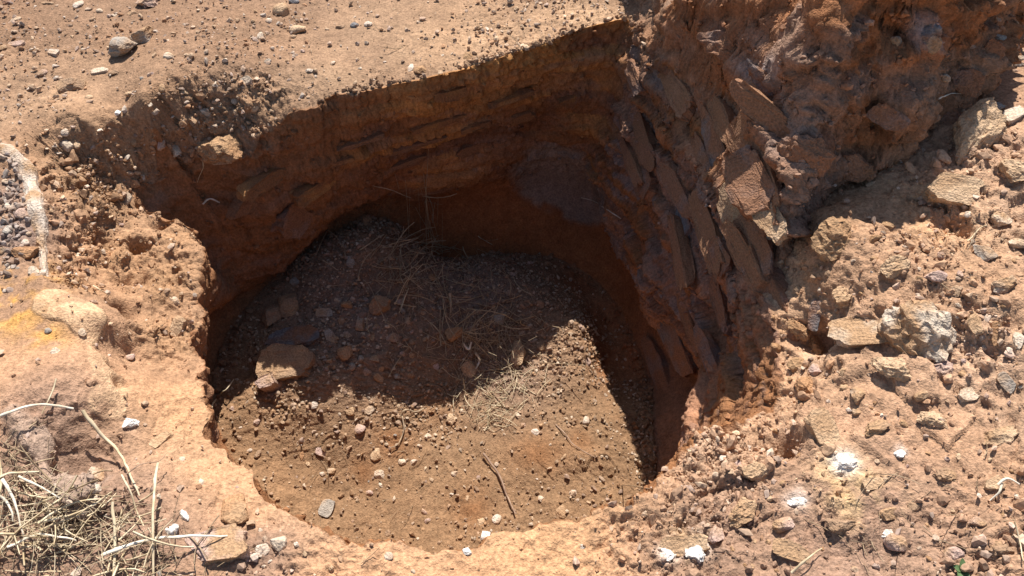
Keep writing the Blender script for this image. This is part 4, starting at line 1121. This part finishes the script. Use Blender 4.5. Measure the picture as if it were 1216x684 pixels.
stalk('twig','twig',[(160,576,.05),(176,568,.06),(196,562,.05),(206,552,.05)],2,1.2,TWIG,'thin dark twig arched over the orange rim at the lower left')
stalk('twig','twig',[(574,540,.01),(584,554,.015),(595,570,.012),(603,592,.01),(612,612,.01)],4,2.5,TWIG,'dark brown twig lying down the sunlit pit floor')
stalk('twig','twig',[(712,582,.01),(740,579,.015),(775,583,.01)],2.5,2,OLDSTRAW,'thin pale twig lying level by the dark crevice')
stalk('twig','twig',[(660,505,.005),(672,518,.008),(682,530,.006),(706,545,.006)],2,1.5,TWIG,'short dark twig on the reddish clay of the floor')
stalk('root','root',[(476,496,.01),(482,490,.02),(494,492,.015),(504,487,.01)],3,2.2,OLDSTRAW,'small curled root on the sunlit floor near the shadow edge')
stalk('root','root',[(478,494,.01),(480,512,.012),(474,528,.01),(463,533,.01)],2.5,1.5,OLDSTRAW,'pale curved root below the small curled one on the floor')
stalk('root','root',[(246,498,.0),(258,482,.03),(272,470,.04),(282,458,.04)],3,1.5,STRAW,'pale root sticking out of the left rim over the sunlit floor')
stalk('root','root',[(243,247,.02),(252,243,.03),(262,245,.02)],3.5,3,BLEACHED,'short white root end poking from the shaded upper left wall')
stalk('root','root',[(243,195,.02),(243,205,.02),(239,213,.02),(236,222,.02)],1.6,1,STRAW,'hair thin root hanging below the overhanging block')
stalk('root','root',[(114,345,.02),(122,352,.03),(132,356,.02)],2,1.2,STRAW,'fine root in the crumbled earth above the clay slab')
stalk('root','root',[(380,258,.02),(388,275,.02),(386,290,.03),(376,308,.02)],2,1.2,OLDSTRAW,'thin root dangling in the shade at the left under the lip')
stalk('root','root',[(386,275,.02),(398,285,.03),(408,296,.02),(412,312,.02)],2,1.2,OLDSTRAW,'thin root branching right in the shade under the lip')
stalk('straw_stalk','straw',[(690,237,.01),(705,243,.02),(722,254,.02),(737,262,.01)],2.2,1.6,BLEACHED,'single pale straw lying on the shaded back of the pit')
stalk('straw_stalk','straw',[(486,346,.02),(480,360,.02),(474,374,.01)],2.2,1.6,STRAW,'short pale straw standing in the shade left of the grass tangle')
stalk('straw_stalk','straw',[(534,354,.03),(536,368,.03),(534,382,.02)],4.5,3,OLDSTRAW,'dry leaf blade in the middle of the grass tangle')
stalk('straw_stalk','straw',[(551,413,.03),(556,420,.03),(560,412,.03)],4,3,BLEACHED,'white dry leaf in the grass tangle, upper one')
stalk('straw_stalk','straw',[(566,424,.03),(570,432,.02),(565,440,.01)],4,3,BLEACHED,'white dry leaf in the grass tangle, lower one')
stalk('straw_stalk','straw',[(1180,582,.02),(1188,578,.03),(1205,581,.02)],4,2.5,BLEACHED,'forked white stem on the lower right slope')
stalk('straw_stalk','straw',[(1184,580,.02),(1180,590,.02),(1172,596,.01)],4,2,BLEACHED,'lower arm of dry white stem on the lower right slope')
stalk('straw_stalk','straw',[(938,682,.01),(955,668,.02),(974,654,.01)],4,2,STRAW,'pale straw leaning at the bottom edge right of the pit')
stalk('straw_stalk','straw',[(1145,290,.01),(1158,280,.02),(1170,272,.01)],2,1.5,STRAW,'thin straw on the slope under the jutting tan slab')
stalk('straw_stalk','straw',[(1198,625,.02),(1205,645,.02),(1212,668,.01)],3,2,STRAW,'thin straw beside the tall pale stone at the right edge')
stalk('straw_stalk','straw',[(1112,122,.01),(1125,118,.02),(1140,116,.01)],2.5,1.5,BLEACHED,'pale straw lying in the shade at the end of the bank')

def tangle(name, centre_list, n, length, thick, mat, lift, label, seed, flat=.35):
    rng = np.random.default_rng(seed); Vs, Fs, off = [], [], 0
    for _ in range(n):
        cx, cy, sx, sy = centre_list[rng.integers(0, len(centre_list))]
        px, py = rng.normal(cx, sx), rng.normal(cy, sy)
        loc, nn, mpp, _s = spot(px, py)
        L_ = length * rng.uniform(.4, 1.3); a = rng.uniform(0, 2 * np.pi); bend = rng.normal(0, .7)
        tilt = rng.normal(0, flat)
        h = lift * rng.random() ** 1.5
        pts = []
        x, y, z = loc.x - math.cos(a) * L_ * .5, loc.y - math.sin(a) * L_ * .5, loc.z + h - math.sin(tilt) * L_ * .5
        gz = ground_z(x, y, loc.z + .35)
        ge_ = ground_z(x + math.cos(a) * L_, y + math.sin(a) * L_, loc.z + .35)
        z = max(z, gz + .002)
        steps = 5
        for k in range(steps + 1):
            t = k / steps
            zz_ = max(z, (gz * (1 - t) + ge_ * t) + .002)
            pts.append((x, y, zz_))
            a += bend / steps; tilt += rng.normal(0, .12)
            x += math.cos(a) * L_ / steps * math.cos(tilt); y += math.sin(a) * L_ / steps * math.cos(tilt); z += math.sin(tilt) * L_ / steps
        r = thick * (.35 + 1.5 * rng.random() ** 2.2)
        V, F = tube_arrays(pts, r, r * .6, 3)
        Vs.append(V); Fs.append(F + off); off += len(V)
    return link(name, mesh_from(name, np.concatenate(Vs), np.concatenate(Fs), mat), kind='stuff', label=label)
tangle('dry_straw', [(60,640,45,24),(110,640,40,24),(30,655,30,20),(160,655,25,18),(40,600,30,16)], 150, .12, .0017, STRAW, .06, 'heap of dry yellow straw at the bottom left corner', 21)
tangle('old_straw', [(60,640,50,24),(20,560,20,25),(110,625,50,24),(200,660,35,16)], 170, .09, .0015, OLDSTRAW, .035, 'brown decayed straw in the heap at the bottom left', 22)
tangle('dry_grass', [(540,345,45,20),(555,400,40,20),(505,300,14,10),(590,410,25,16),(500,330,35,15)], 420, .15, .0016, DRYGRASS, .05, 'tangle of dry grass and roots on the mound in the pit', 23)
tangle('sunlit_grass', [(575,470,24,14),(600,455,22,9),(590,490,16,9)], 150, .09, .0012, STRAW, .02, 'dry grass lying at the shadow edge on the pit floor', 24)
tangle('loose_straw', [(1100,600,90,50),(1150,300,50,30),(450,560,80,40),(500,50,120,25),(1000,640,80,25)], 110, .06, .0008, OLDSTRAW, .004, 'stray bits of straw on the open earth', 25)

# ------------------------------------------------------------------ the one green plant
leaf_m, nt, bs = new_mat('green leaf')
ng = nt.nodes.new('ShaderNodeTexNoise'); ng.inputs['Scale'].default_value = 60
rg = nt.nodes.new('ShaderNodeValToRGB'); rg.color_ramp.elements[0].color = (.06, .10, .035, 1); rg.color_ramp.elements[1].color = (.12, .19, .07, 1)
nt.links.new(ng.outputs['Fac'], rg.inputs[0]); nt.links.new(rg.outputs[0], bs.inputs['Base Color']); bs.inputs['Roughness'].default_value = .5
loc, n, mpp, _s = spot(1141, 680)
weed = bpy.data.objects.new('green_weed', None); COL.objects.link(weed); weed.location = loc; weed.scale = (.72, .72, .72)
weed['label'] = 'tiny green weed at the bottom edge near the right corner'; weed['category'] = 'plant'; weed['kind'] = 'thing'
for k, (a, l, up) in enumerate([(80, .030, .8), (20, .026, .5), (150, .026, .5), (-60, .022, .35), (215, .022, .4)]):
    a = math.radians(a); dx, dy = math.cos(a), math.sin(a); V, F = [], []
    for j in range(6):
        t = j / 5; w = .008 * math.sin(math.pi * min(1, .12 + t * .88)) + .0006
        h = up * l * (t - .45 * t * t) + .006
        for s_, dz in ((-1, .003), (0, 0), (1, .003)):
            V.append((dx * l * t - dy * w * s_, dy * l * t + dx * w * s_, h + dz))
        if j:
            b_ = (j - 1) * 3
            F += [(b_, b_ + 1, b_ + 4, b_ + 3), (b_ + 1, b_ + 2, b_ + 5, b_ + 4)]
    link('leaf', mesh_from('leaf', np.array(V), np.array(F), leaf_m), weed)
V, F = tube_arrays([(0, 0, -.006), (0, 0, .004), (.001, 0, .014)], .0016, .001, 5)
link('stem', mesh_from('stem', V, F, leaf_m), weed)
